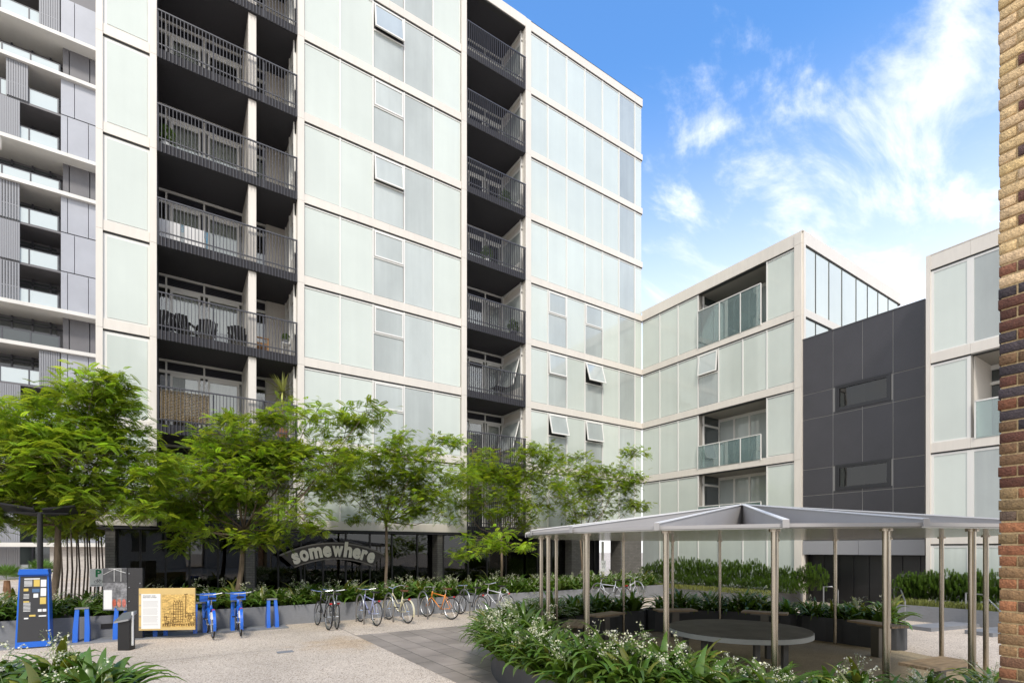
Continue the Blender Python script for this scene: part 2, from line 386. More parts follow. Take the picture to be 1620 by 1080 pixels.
def copy_tree(o, parent=None):
    ch = list(o.children)
    c = o.copy(); col.objects.link(c)
    if parent: c.parent = parent
    for k in ch: copy_tree(k, c)
    return c
def text_mesh(txt, size, bold=0.0, extrude=0.004, align='LEFT'):
    cu = bpy.data.curves.new('lettering', 'FONT'); cu.body = txt; cu.size = size; cu.extrude = extrude; cu.offset = bold; cu.align_x = align
    cu.resolution_u = 3
    o = bpy.data.objects.new('tmp', cu); col.objects.link(o); dg = bpy.context.evaluated_depsgraph_get()
    me = bpy.data.meshes.new_from_object(o.evaluated_get(dg)); bpy.data.objects.remove(o); bpy.data.curves.remove(cu)
    return me
def add_mesh(mb, me, M):
    n = len(mb.v)
    for v in me.vertices: mb.v.append(tuple(M @ v.co))
    for p in me.polygons: mb.f.append(tuple(n + i for i in p.vertices))

# ------------------------------------------------------------------ ground
g = MB(); g.quad((-300, -300, 0), (300, -300, 0), (300, 300, 0), (-300, 300, 0))
tag(g.build('ground', AGG), 'pinkish exposed aggregate ground of the courtyard', kind='structure')
pc = court(-4.04, 13.26)
g = MB(); g.quad((pc[0], pc[1] - 14, .004), (pc[0] + 5.2, pc[1] - 14, .004), (pc[0] + 5.2, pc[1], .004), (pc[0], pc[1], .004))
tag(g.build('paved_path', PAVER), 'dark stone paver path crossing the courtyard', kind='structure')
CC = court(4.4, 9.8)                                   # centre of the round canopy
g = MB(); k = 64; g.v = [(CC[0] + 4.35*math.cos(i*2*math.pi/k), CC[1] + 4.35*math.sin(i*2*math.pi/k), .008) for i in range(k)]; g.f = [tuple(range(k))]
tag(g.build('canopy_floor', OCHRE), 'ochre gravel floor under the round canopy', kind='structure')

# ------------------------------------------------------------------ tall block
def Z(k): return EYE + 12.975 - 3.05 * k
A_LEFT = on_y(152); X = on_y
tall = tag(empty('apartment_block', (0, 0, 0)), 'tall pale apartment block with frosted panels, dark slatted balconies and shop level below', 'building')
TOPZ = Z(-4) + 0.45
DEEP = 14
cols = {'left': (163, 237), 'bay1': (248, 470), 'mid': (480.7, 729), 'bay2': (737, 830), 'right': (838.7, 1015.7)}
BD = 1.97
# solid body behind the skin
m = MB()
for a, b in ((152, 248), (470, 737), (830, 1016)):
    m.box(X(a) + .01, X(b) - .01 if b != 1016 else -.01, .16, DEEP, Z(4) + .02, TOPZ - .03)
for a, b in ((248, 470), (737, 830)):
    m.box(X(a) - .01, X(b) + .01, BD + 1.6, DEEP, Z(4) + .02, TOPZ - .03)
m.build('wall', FRAME, tall)
m = MB(); m.box(A_LEFT, .0, -.06, DEEP + .02, TOPZ - .03, TOPZ)
m.build('roof', FRAME, tall)
# pillars
for a, b in ((152, 163), (237, 248), (470, 480.7), (729, 737), (830, 838.7)):
    m = MB(); zz = [Z(4)] + [Z(k) + .02 for k in range(3, -5, -1)]
    for i in range(len(zz) - 1): m.box(X(a), X(b), -.09, .2, zz[i] + .004, zz[i+1] - .004)
    if a != 729 or True: m.box(X(a), X(b), -.085, .19, Z(-4) + .02, TOPZ - .03)
    m.build('pillar', FRAME, tall)
m = MB(); m.box(A_LEFT - .003, A_LEFT + .05, -.08, DEEP, Z(4), TOPZ); m.build('side_cladding', FRAME, tall)
# bands
def band(x0, x1, z0, z1, y0=-.06, y1=.17, step=None):
    m = MB(); L_ = x1 - x0; n = max(1, round(L_ / 3.2))
    for i in range(n): m.box(x0 + L_*i/n + .002, x0 + L_*(i+1)/n - .002, y0, y1, z0, z1)
    m.build('band', FRAME, tall)
    MB().box(x0, x1, y0 + .035, y1, z0 - .05, z0).build('shadow_gap', SHADETRIM, tall)  # dark strip paints in the shadow gap under the band
for nm in ('left', 'mid', 'right'):
    a, b = cols[nm]
    for k in range(-4, 5):
        x1 = X(b) if nm != 'right' else -.001
        band(X(a) + .002, x1 - .002, Z(k), Z(k) + (.32 if k > -4 else .45), -.06)
for nm in ('bay1', 'bay2'):
    a, b = cols[nm]; band(X(a), X(b), Z(-4), Z(-4) + .45, -.08)
def panel(x0, x1, z0, z1, name='frosted_panel', M=FROST, par=None):
    MB().box(x0 + .025, x1 - .025, .0, .03, z0 + .02, z1 - .02).build(name, M, par or tall)
def casement(x0, x1, z0, z1, ang):
    """white awning sash hinged at its top, sash + pane"""
    par = empty('window_hinge')
    return None
def fancy_window(x0, x1, z0, z1, ang=0.0, par=tall, B=False):
    # coordinates along the wall; B: wall is x=0 and runs in y
    h = z1 - z0; zm = z1 - h * .40
    def T(u, d, z): return (d, u, z) if B else (u, d, z)
    def bx(mb, u0, u1, d0, d1, a, b):
        if B: mb.box(d0, d1, u0, u1, a, b)
        else: mb.box(u0, u1, d0, d1, a, b)
    f = MB(); bx(f, x0 + .01, x1 - .01, -.03, .05, zm - .07, zm - .015)
    fo = f.build('window', MULL, par)
    q = MB(); bx(q, x0 + .02, x1 - .02, .0, .03, z0 + .02, zm - .07); q.build('pane', CLEAR, fo)
    # sash swung about its top edge
    ca, sa = math.cos(ang), math.sin(ang); ht = z1 - .02 - zm + .01
    t = .055
    def sash_pts(u, d, w_): # w_ distance down from hinge
        return T(u, -.035 - w_*sa + d*ca, z1 - .02 - w_*ca - d*sa)
    def slab(mb, u0, u1, w0, w1, d0, d1):
        n = len(mb.v)
        for d in (d0, d1):
            for u, w_ in ((u0, w0), (u1, w0), (u1, w1), (u0, w1)): mb.v.append(sash_pts(u, d, w_))
        mb.f += [(n, n+3, n+2, n+1), (n+4, n+5, n+6, n+7), (n, n+1, n+5, n+4), (n+1, n+2, n+6, n+5), (n+2, n+3, n+7, n+6), (n+3, n, n+4, n+7)]
    s = MB(); a0, a1 = x0 + .02, x1 - .02
    slab(s, a0, a1, 0, t, -.02, .03); slab(s, a0, a1, ht - t, ht, -.02, .03); slab(s, a0, a0 + t, t, ht - t, -.02, .03); slab(s, a1 - t, a1, t, ht - t, -.02, .03)
    s.build('sash', MULL, fo)
    p = MB(); slab(p, a0 + t, a1 - t, t, ht - t, -.0, .015); p.build('pane', CLEAR, fo)
    if ang > 0: q = MB(); bx(q, a0 + .01, a1 - .01, .08, .1, zm + .01, z1 - .03); q.build('window_opening', SHADETRIM, fo)
def mullion(xs, z0, z1, par=tall):
    for x in xs: MB().box(x - .028, x + .028, -.03, .08, z0, z1).build('mullion', MULL, par)
midx = [X(p) for p in (480.7, 537.9, 590, 639.4, 685.3, 729)]
rgtx = [X(p) for p in (838.7, 866.5, 896.4, 925.1, 953, 979, 1004)] + [-.03]
for k in range(-4, 4):
    z1, z0 = Z(k) - .05, Z(k+1) + .32
    a, b = cols['left']; MB().box(X(a), X(b), -.005, .015, z0, z1).build('panel_frame', MULL, tall)
    MB().box(X(a) + .10, X(b) - .06, -.022, -.006, z0 + .06, z1 - .1).build('frosted_panel', FROST, tall)
    mullion(midx[1:-1], z0, z1); mullion(rgtx[1:-1], z0, z1)
    for xs in (midx, rgtx):
        MB().box(xs[0], xs[-1], -.012, .04, z1 - .055, z1 - .002).build('head_rail', MULL, tall); MB().box(xs[0], xs[-1], -.012, .04, z0 + .002, z0 + .03).build('sill_rail', MULL, tall)
    t1 = z1 - .055; b1 = z0 + .03
    for i in range(5):
        x0, x1 = midx[i], midx[i+1]
        if i == 2: fancy_window(x0 + .03, x1 - .03, b1, t1, R(8) if k == -3 else R(6) if k == -1 else 0)
        elif i == 3: panel(x0, x1, b1, t1, 'clear_pane', CLEAR)
        else: panel(x0, x1, b1, t1)
    for i in range(7):
        x0, x1 = rgtx[i], rgtx[i+1]
        if i in (1, 3) and k >= 0:
            fancy_window(x0 + .03, x1 - .03, b1, t1, {(1, 3): R(18), (1, 1): R(3), (2, 1): R(15), (2, 3): R(9)}.get((k, i), 0))
        elif i == 5: panel(x0, x1, b1, t1, 'clear_pane', CLEAR)
        else: panel(x0, x1, b1, t1)
# balconies
def railing(x0, x1, z, par, y=-.1, hgt=1.5):
    m = MB(); n = round((x1 - x0) / .105)
    for i in range(n + 1):
        x = x0 + .02 + (x1 - x0 - .04) * i / n
        m.box(x - .009, x + .009, y - .025, y + .02, z - .03, z + hgt - .02)
    o = m.build('railing', RAIL, par)
    MB().box(x0, x1, y - .03, y + .025, z + hgt - .02, z + hgt + .02).build('top_rail', RAIL, o)
    m = MB(); m.box(x0, x1, y + .021, y + .05, z + .42, z + .46)
    for i in (0, .37, .74, 1): 
        x = x0 + .03 + (x1 - x0 - .06) * i; m.box(x - .02, x + .02, y + .022, y + .06, z, z + hgt - .03)
    m.build('rail_post', RAIL, o)
def door_wall(xs, y, z0, z1, par, louver=True, curt=0, rng=None):
    """glazed wall with white frames: head, louvred transom, doors"""
    m = MB(); fw = .06
    for x in xs: m.box(x - fw/2, x + fw/2, y - .04, y + .06, z0, z1)
    m.box(xs[0], xs[-1], y - .035, y + .05, z1 - .09, z1 - .001); m.box(xs[0], xs[-1], y - .035, y + .05, z1 - .5, z1 - .40); m.box(xs[0], xs[-1], y - .03, y + .05, z0, z0 + .07)
    for a, b in zip(xs, xs[1:]):
        if b - a > .8: # inner door leaf frame
            m.box(a + .12, a + .19, y - .02, y + .03, z0 + .07, z1 - .5); m.box(b - .19, b - .12, y - .02, y + .03, z0 + .07, z1 - .5); m.box(a + .19, b - .19, y - .02, y + .03, z1 - .6, z1 - .5)
    o = m.build('door_frame', MULL, par)
    l = MB(); 
    for i in range(5):
        zz = z1 - .12 - i * .055
        l.quad((xs[0], y - .01, zz), (xs[-1], y - .01, zz), (xs[-1], y + .03, zz + .03), (xs[0], y + .03, zz + .03))
    l.box(xs[0], xs[-1], y + .035, y + .045, z1 - .4, z1 - .09)
    l.build('louvre', RAIL, o)
    MB().box(xs[0], xs[-1], y + .008, y + .014, z0 + .07, z1 - .5).build('door_glass', DOORGLASS, o)
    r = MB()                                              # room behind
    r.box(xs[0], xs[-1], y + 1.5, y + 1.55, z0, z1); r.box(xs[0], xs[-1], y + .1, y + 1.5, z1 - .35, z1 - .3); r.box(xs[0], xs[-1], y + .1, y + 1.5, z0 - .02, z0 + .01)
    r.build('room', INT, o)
    if curt:
        c = MB()
        for j, (a, b) in enumerate(zip(xs, xs[1:])):
            if b - a < .5: continue
            if (curt >> j) & 1:
                drop = (.0, .35, .6)[(j + curt) % 3]
                c.box(a + .1, b - .1, y + .16, y + .18, z0 + .1 + (z1 - z0) * drop * .6, z1 - .52)
        if c.v: c.build('curtain', CURT, o)  # in the lower rows these also stand in for bright reflections in the glass
rngb = random.Random(3); BOUNCEFLOOR = mat('pale bounce floor', (.5, .48, .44), .6)  # pale unseen floor layer, added to bounce light into the bays
for k in range(-5, 4):
    zc = Z(k)                     # ceiling (underside of the slab above)
    zf = Z(k+1) + .30             # floor
    # slabs: the one whose underside is Z(k+1)
    for nm in ('bay1', 'bay2'):
        a, b = cols[nm]; x0, x1 = X(a), X(b)
        zs = Z(k+1)
        if k + 1 > -4:
            MB().box(x0 + .002, x1 - .002, -.06, BD + 1.62, zs, zs + .30).build('balcony_slab', CHAR, tall)
            MB().box(x0 + .004, x1 - .004, -.0, BD + 1.6, zs + .302, zs + .312).build('bounce_floor', BOUNCEFLOOR, tall)
            railing(x0 + .01, x1 - .01, zs, tall)
        if k >= -4:
            zc_ = Z(k)
            if nm == 'bay1':
                xf0, xf1 = X(393), X(405.5)
                MB().box(xf0, xf1, .02, BD + .3, zf, zc_).build('fin_wall', FRAME, tall)
                xs = [x0 - .02, on_y(263, BD), on_y(323, BD), on_y(384, BD)]
                door_wall(xs, BD, zf, zc_, tall, curt=rngb.choice([6, 6, 4, 6, 2]) if k < 1 else 6)
                MB().box(on_y(384, BD) + .03, xf0, BD - .02, BD + .12, zf, zc_).build('return_wall', FRAME, tall)
                # deeper niche right of the fin: door at the back, window on its right side
                y2 = BD + .25; xs2 = [xf1 + .03, x1 - .75]
                door_wall(xs2, y2, zf, zc_, tall, curt=rngb.choice([0, 1, 0]))
                m = MB(); m.box(x1 - .75, x1, y2 - .1, y2 + .1, zf, zc_)
                m.build('side_wall', FRAME, tall)
                m = MB(); m.box(x1 - .05, x1, .2, 2.0, zf, zf + .9); m.box(x1 - .05, x1, .2, 2.0, zc_ - .45, zc_)
                for yy in (.2, 1.05, 1.9): m.box(x1 - .09, x1, yy, yy + .08, zf, zc_)
                o = m.build('side_window', MULL, tall)
                MB().box(x1 - .03, x1 - .01, .25, 2.0, zf + .9, zc_ - .45).build('pane', CLEAR, o)
            else:
                xs = [x0, x0 + (x1 - x0) * .34, x0 + (x1 - x0) * .67, x1 - .05]
                door_wall(xs, BD, zf, zc_, tall, curt=rngb.choice([1, 4, 3, 5]) if k < 1 else 5)
                m = MB(); m.box(x1 - .06, x1, .2, BD, zf, zf + .75); m.box(x1 - .06, x1, .2, BD, zc_ - .12, zc_); m.box(x1 - .06, x1, .2, BD, zc_ - .55, zc_ - .45)
                for yy in (.2, BD - .1): m.box(x1 - .09, x1, yy, yy + .08, zf, zc_)
                o = m.build('side_window', MULL, tall)
                MB().box(x1 - .035, x1 - .02, .25, BD, zf + .75, zc_ - .45).build('pane', CLEAR, o)
                if k == 2 or k == 1:
                    t = MB(); yy0, yy1 = .35, BD - .15
                    za, zb = zc_ - .6, zf + .8
                    t.quad((x1 - .07, yy0, za), (x1 - .07, yy1, za), (x1 - .45, yy1, zb), (x1 - .45, yy0, zb)); tt = t.build('open_sash_pane', CLEAR, tall)
                    fr_ = MB(); fr_.tube([(x1 - .08, yy0, za), (x1 - .46, yy0, zb), (x1 - .46, yy1, zb), (x1 - .08, yy1, za)], .03, 4, closed=True); fr_.build('open_sash', MULL, tt)
            # charcoal ceiling lining
            MB().box(x0 + .003, x1 - .003, -.03, BD + 1.6, zc_ - .012, zc_ - .003).build('ceiling_lining', CHAR, tall)
    for xx in (X(248), X(737)):
        if k >= -4: MB().box(xx - .015, xx + .02, .12, BD + 1.6, zf, Z(k)).build('bay_side', CHAR, tall)
    if k >= -4: MB().box(X(470) - .002, X(470) + .015, .2, BD + 1.6, zf, Z(k)).build('bay_side', CHAR, tall)

# shop level
GY = .55
m = MB(); m.box(A_LEFT, 0, -.05, GY + 6, Z(4) - .10, Z(4) - .052); m.build('shop_soffit', CHAR, tall)
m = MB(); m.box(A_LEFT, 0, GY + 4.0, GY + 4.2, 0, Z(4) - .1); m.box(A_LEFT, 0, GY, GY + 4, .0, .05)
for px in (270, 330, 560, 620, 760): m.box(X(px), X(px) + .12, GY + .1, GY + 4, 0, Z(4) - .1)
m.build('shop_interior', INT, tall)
m = MB()
rs = random.Random(9)
for i in range(26):
    x = X(200) + rs.random() * (X(940) - X(200)); y = GY + .8 + rs.random() * 2.6; h = .5 + rs.random() * .9
    m.box(x, x + .3 + rs.random() * .9, y, y + .4, .05, h)
m.build('shop_furniture', mat('shop furniture', (.16, .13, .10), .6), tall)
m = MB(); ws = [186, 222, 262, 300, 345, 389]; ws2 = [404, 440, 476, 511, 547, 585, 620, 660, 692]; ws3 = [701, 740, 770, 800, 830]
for grp in (ws, ws2, ws3, (830, 850, 872, 900, 940)):
    for p in grp: m.box(on_y(p, GY) - .03, on_y(p, GY) + .03, GY - .05, GY + .06, .05, Z(4) - .1)
m.box(X(182), X(940), GY - .04, GY + .05, .05, .35)
m.build('shop_window_frame', BLACK, tall)
MB().box(X(182), X(940), GY, GY + .01, .35, Z(4) - .1).build('shop_window', SHOPGLASS, tall)
for a, b in ((166, 182), (389.5, 403), (692.5, 700.5), (905, 930), (983, 1015)):
    MB().box(X(a), X(b) if b < 1010 else -.02, .02, GY + .3, 0, Z(4) - .1).build('brick_pier', GBRICK, tall)
m = MB(); m.box(X(940), X(983), GY + 1.2, GY + 1.3, 0, Z(4) - .1); m.build('opening_shade', BLACK, tall)  # black sheet paints the shade inside the open entry

# ------------------------------------------------------------------ arched shop sign
SY = GY - .75
sx0, sx1 = on_y(443, SY), on_y(607, SY)
sc_x = (sx0 + sx1) / 2; W2 = (sx1 - sx0) / 2
dS = depth(sc_x, SY)
z_top = z_at(858, sc_x, SY); z_endt = z_at(877, sc_x, SY)
sign = tag(empty('shop_sign', (sc_x, SY, z_top - .9)), 'arched dark sign with big cream lower case letters in front of the shop glass', 'sign')
rise = z_top - z_endt; rad = (W2*W2 + rise*rise) / (2*rise); cz = z_top - rad; thk = .62
amax = math.asin(W2 / rad)
def arc(r, a): return (sc_x + r*math.sin(a), cz + r*math.cos(a))
def arc_plate(r0, r1, am, y0, y1, am2=None):
    am2 = am2 or am
    po = [arc(r1, -am + 2*am*i/32) for i in range(33)] + [arc(r0, am2 - 2*am2*i/32) for i in range(33)]
    return po
def shift(mb): 
    mb.v = [(x - sign.location.x, y - sign.location.y, z - sign.location.z) for x, y, z in mb.v]; return mb
m = MB(); m.prism_y(arc_plate(rad - thk, rad, amax, 0, 0, amax * .86), SY - .03, SY + .05); shift(m).build('sign_board', mat('sign board brown black', (.045, .038, .032), .45), sign)
m = MB(); m.prism_y(arc_plate(rad - .035, rad + .015, amax * 1.01, 0, 0), SY - .06, SY + .055); m.prism_y(arc_plate(rad - thk - .015, rad - thk + .03, amax * .865, 0, 0), SY - .06, SY + .055); shift(m).build('sign_rim', mat('sign rim', (.20, .18, .16), .5), sign)
m = MB(); word = 'somewhere'; wd = [.8, 1.0, 1.45, 1.0, 1.3, 1.0, 1.0, .75, .95]; tot = sum(wd); a = -amax * .85; step = 2 * amax * .85 / tot
rl = rad - thk * .80
for ch, w_ in zip(word, wd):
    ac = a + w_ * step / 2; a += w_ * step
    me = text_mesh(ch, .76, .036, .02, 'CENTER')
    xs_ = [v.co.x for v in me.vertices]; width = max(xs_) - min(xs_); target = w_ * step * rl * .97; mid_ = (max(xs_) + min(xs_)) / 2
    p = arc(rl, ac)
    Mx = Matrix.Translation((p[0], SY - .075, p[1])) @ Matrix.Rotation(ac, 4, 'Y') @ Matrix.Rotation(R(90), 4, 'X') @ Matrix.Scale(target / width, 4, (1, 0, 0)) @ Matrix.Translation((-mid_, 0, 0))
    add_mesh(m, me, Mx)
shift(m).build('lettering', mat('cream letters', (.82, .77, .66), .5), sign)
for dx in (-.55, .55):
    m = MB(); m.cyl(sc_x + dx*W2, SY + .12, .0, z_top - .75, .03, 8); shift(m).build('post', BLACK, sign)

# ------------------------------------------------------------------ the wing
wing = tag(empty('side_wing', (0, 0, 0)), 'lower pale wing with frosted panels, glass balustrades and pale bands right of the tall block', 'building')
Yb = on_x
YE0, YE = Yb(1258), Yb(1269.5)
by = [-.03] + [Yb(p) for p in (1044, 1073, 1104.7, 1137, 1175.3, 1213.7, 1258)]
WT = Z(0) + .56
xend = on_y(1423.5, YE)
m = MB(); m.box(.16, xend, YE + .16, Yb(1213.7), 0, WT - .05); m.box(.16, 8, Yb(1104.7), 0, .0, WT - .05); m.box(2.2, 8, Yb(1213.7), Yb(1104.7), 0, WT - .05)
m.box(.16, 2.2, Yb(1213.7), Yb(1104.7), Z(2) + .33, Z(1) - .05); m.box(.16, 2.2, Yb(1213.7), Yb(1104.7), 0, Z(4) - .0)
m.build('wall', FRAME, wing)
MB().box(-.06, xend, YE - .06, -.001, WT - .05, WT).build('roof', FRAME, wing)
m = MB(); zz = [0.02] + [Z(k) + .02 for k in range(4, -1, -1)] + [WT - .06]
for i in range(len(zz) - 1):
    m.box(-.09, -.005 + .2, YE, YE0 - .004, zz[i] + .004, zz[i+1] - .004)
m.build('pillar', FRAME, wing)
def wband(y0, y1, z0, z1, n):
    m = MB()
    for i in range(n): m.box(-.062, .17, y0 + (y1-y0)*i/n + .002, y0 + (y1-y0)*(i+1)/n - .002, z0, z1)
    m.build('band', FRAME, wing)
    MB().box(-.03, .17, y0, y1, z0 - .05, z0).build('shadow_gap', SHADETRIM, wing)  # shadow gap below the wing band, put in as a dark strip
for k in range(0, 5): wband(YE0 + .002, -.065, Z(k), Z(k) + (.32 if k else .51), 4)
def wmull(y, z0, z1): MB().box(-.03, .08, y - .028, y + .028, z0, z1).build('mullion', MULL, wing)
def wpanel(ya, yb, z0, z1, M=FROST, nm='frosted_panel'): MB().box(0, .03, min(ya, yb) + .025, max(ya, yb) - .025, z0 + .02, z1 - .02).build(nm, M, wing)
for k in range(0, 5):
    z1, z0 = Z(k) - .05, (Z(k+1) + .32 if k < 4 else .35)
    bal = k in (0, 2, 3)
    for a, b in (((0, 3), (6, 7)) if bal else ((0, 7),)):
        MB().box(-.012, .04, by[b], by[a], z1 - .055, z1 - .002).build('head_rail', MULL, wing); MB().box(-.012, .04, by[b], by[a], z0 + .002, z0 + .03).build('sill_rail', MULL, wing)
    t1, b1 = z1 - .055, z0 + .03
    for i in range(7):
        if bal and 3 <= i < 6: continue
        if k == 1 and i == 3: fancy_window(by[4] + .03, by[3] - .03, b1, t1, R(6), wing, True)
        elif k == 4 and i == 0: wpanel(by[i], by[i+1], b1, t1, CLEAR, 'clear_pane')
        else: wpanel(by[i], by[i+1], b1, t1)
    for i in range(1, 7):
        if bal and i in (4, 5): continue
        wmull(by[i], z0, z1)
    if bal:
        y0, y1 = by[6], by[3]; dpt = 1.7; zc_ = Z(k); 
        MB().box(-.04, 2.2, y0 + .002, y1 - .002, z0 - .31, z0 - .02).build('balcony_slab', FRAME, wing)
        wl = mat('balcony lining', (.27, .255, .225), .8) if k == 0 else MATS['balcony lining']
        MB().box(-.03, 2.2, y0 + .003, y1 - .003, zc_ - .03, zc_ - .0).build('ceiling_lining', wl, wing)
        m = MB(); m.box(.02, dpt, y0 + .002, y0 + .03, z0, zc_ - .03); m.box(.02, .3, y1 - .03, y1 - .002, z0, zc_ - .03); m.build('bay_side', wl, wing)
        m = MB(); fw = .05
        ys = [y0, y0 + (y1-y0)*.18, y0 + (y1-y0)*.52, y0 + (y1-y0)*.75, y1]
        for y in ys: m.box(dpt - .04, dpt + .05, y - fw, y + fw, z0, zc_ - .03)
        m.box(dpt - .03, dpt + .04, y0, y1, zc_ - .18, zc_ - .03); m.box(dpt - .03, dpt + .04, y0, y1, z0, z0 + .08)
        # window on the left-hand side wall
        for xx in (.3, dpt - .1): m.box(xx, xx + .08, y1 - .09, y1 - .03, z0, zc_ - .03)
        m.box(.3, dpt, y1 - .08, y1 - .03, zc_ - .55, zc_ - .45); m.box(.3, dpt, y1 - .08, y1 - .03, z0, z0 + .1)
        o = m.build('door_frame', MULL, wing)
        MB().box(dpt, dpt + .01, y0, y1, z0 + .08, zc_ - .18).build('door_glass', CLEAR, o)
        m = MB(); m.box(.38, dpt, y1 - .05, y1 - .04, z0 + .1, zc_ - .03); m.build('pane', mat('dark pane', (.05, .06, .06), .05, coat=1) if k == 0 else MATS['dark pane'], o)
        # glass balustrade
        hb = 1.8 if k == 0 else 1.08
        g_ = MB(); g_.box(-.075, -.062, y0 + .25, y1 - .03, z0 - .05, z0 + hb); go = g_.build('glass_balustrade', BALGLASS, wing)
        m = MB()
        for t in (0, .37, .70, 1): 
            y = y1 - .03 + (y0 + .25 - y1 + .03) * t; m.box(-.1, -.05, y - .018, y + .018, z0 - .08, z0 + hb + .01)
        m.box(-.1, -.05, y0 + .25, y1 - .03, z0 + hb, z0 + hb + .035); m.build('balustrade_rail', MULL, go)
# end face of the wing, looking over the dark block
m = MB(); m.box(0.0, .14, YE - .07, YE + .1, 0.02, WT - .06); m.build('pillar', FRAME, wing)
ex = [.14] + [on_y(p, YE) for p in (1290, 1311, 1331.5, 1354, 1372, 1388.5, 1404.7, 1420)]
for k in range(0, 5):
    z1, z0 = Z(k) - .05, (Z(k+1) + .32 if k < 4 else .3)
    m = MB(); m.box(.141, xend, YE - .06, YE + .15, Z(k), Z(k) + (.32 if k else .51)); m.build('band', FRAME, wing)
    MB().box(.141, xend, YE - .03, YE + .15, Z(k) - .05, Z(k)).build('shadow_gap', SHADETRIM, wing)
    if k < 2:
        for i in range(8):
            MB().box(ex[i] + .02, ex[i+1] - .02, YE, YE + .03, z0, z1).build('frosted_panel', FROST, wing)
            if i: MB().box(ex[i] - .018, ex[i] + .018, YE - .02, YE + .1, z0, z1).build('mullion', SHADETRIM, wing)

# ------------------------------------------------------------------ dark link block
dk = tag(empty('dark_block', (0, on_x(1365), 0)), 'charcoal panelled link block with two narrow windows between the pale buildings', 'building')
DY1, DY0 = YE - .02, on_x(1463.8); DO = dk.location.y
DT = z_at(537.7, 0, on_x(1271.7))
def D(mb): mb.v = [(x, y - DO, z) for x, y, z in mb.v]; return mb
ys = [DY1, on_x(1318.1), on_x(1364.6), on_x(1413), DY0]
gl = z_at(877, 0, on_x(1365))
cl = [DT, z_at(625.7, 0, on_x(1272)), z_at(665, 0, on_x(1272)), z_at(743.6, 0, on_x(1272)), z_at(784.5, 0, on_x(1272)), z_at(855, 0, on_x(1272))]
wn = []
for (ya, yb, pa) in ((594, 648, 0), (731, 776, 0)):
    yl, yr = on_x(1323), on_x(1410)
    wn.append((yr, yl, z_at(ya + 27 + (27 if ya == 594 else 17) * .55, 0, yl), 0))
W_ = []
for (t_l, b_l) in ((610.5, 651), (735.5, 776)):
    yl = on_x(1322); yr = on_x(1410); W_.append((yr, yl, z_at(b_l, 0, yl), z_at(t_l, 0, yl)))
m = MB(); j = .014
for i in range(4):
    ya, yb = ys[i+1], ys[i]
    for q in range(5):
        z1, z0 = cl[q], cl[q+1]
        cut = None
        for (wr, wl_, wb, wt) in W_:
            if i in (1, 2) and z0 < (wb + wt)/2 < z1: cut = (wb, wt)
        if cut:
            if z1 > cut[1]: m.box(-.02, .0, ya + j, yb - j, cut[1], z1 - j)
            if cut[0] > z0: m.box(-.02, .0, ya + j, yb - j, z0 + j, cut[0])
        else: m.box(-.02, .0, ya + j, yb - j, z0 + j, z1 - j)
D(m).build('wall', DARKWALL, dk)
m = MB(); m.box(-.012, -.006, DY0, DY1, cl[5], DT)
# joint backing with holes is simply split round the windows
m.v = []; m.f = []
prev = cl[5]
for (wr, wl_, wb, wt) in sorted(W_, key=lambda t: t[2]):
    m.box(-.004, .2, DY0, DY1, prev, wb); m.box(-.004, .2, DY0, wr, wb, wt); m.box(-.004, .2, wl_, DY1, wb, wt); prev = wt
m.box(-.004, .2, DY0, DY1, prev, DT - .01)
D(m).build('joint_backing', DARKJOINT, dk)
m = MB(); m.box(.6, 6, DY0, DY1, 0, DT - .02); D(m).build('core', DARKWALL, dk)
m = MB(); m.box(-.03, 6, DY0, DY1, DT - .02, DT + .03); D(m).build('roof', DARKWALL, dk)
for (wr, wl_, wb, wt) in W_:
    m = MB(); t = .07
    m.box(-.05, .1, wr, wl_, wt - t, wt); m.box(-.05, .1, wr, wl_, wb, wb + t); m.box(-.05, .1, wr, wr + t, wb + t, wt - t); m.box(-.05, .1, wl_ - t, wl_, wb + t, wt - t)
    t2 = .14; m.box(-.03, .05, wr + t, wl_ - t, wt - t2, wt - t); m.box(-.03, .05, wr + t, wl_ - t, wb + t, wb + t2); m.box(-.03, .05, wr + t, wr + t2, wb + t2, wt - t2); m.box(-.03, .05, wl_ - t2, wl_ - t, wb + t2, wt - t2)
    o = D(m).build('window', mat('charcoal frame', (.025, .025, .028), .35) if 'charcoal frame' not in MATS else MATS['charcoal frame'], dk)
    m = MB(); m.box(.02, .03, wr + t2, wl_ - t2, wb + t2, wt - t2); D(m).build('pane', SHOPGLASS, o)
    m = MB(); m.box(.25, .28, wl_ - .95, wl_ - .45, wb, wt); D(m).build('curtain', CURT, o); m = MB(); m.box(.3, .34, wr, wl_, wb, wt + .0); D(m).build('dark_room', BLACK, o)
m = MB(); pz = z_at(856, 0, on_x(1365))
for i in range(2): 
    a = DY0 + (DY1 - DY0) * i / 2; b = DY0 + (DY1 - DY0) * (i+1) / 2
    m.box(-.03, .15, a + .006, b - .006, gl, cl[5] - .01)
D(m).build('fascia_panel', mat('grey fascia', (.30, .30, .31), .5), dk)
m = MB(); m.box(.5, .59, DY0, DY1, 0, gl)
for i in range(9): m.box(.46, .5, DY0 + .3 + i * .55, DY0 + .34 + i * .55, 0, gl)
D(m).build('entrance_shade', BLACK, dk)  # black backing paints in the darkness of the opening under the block

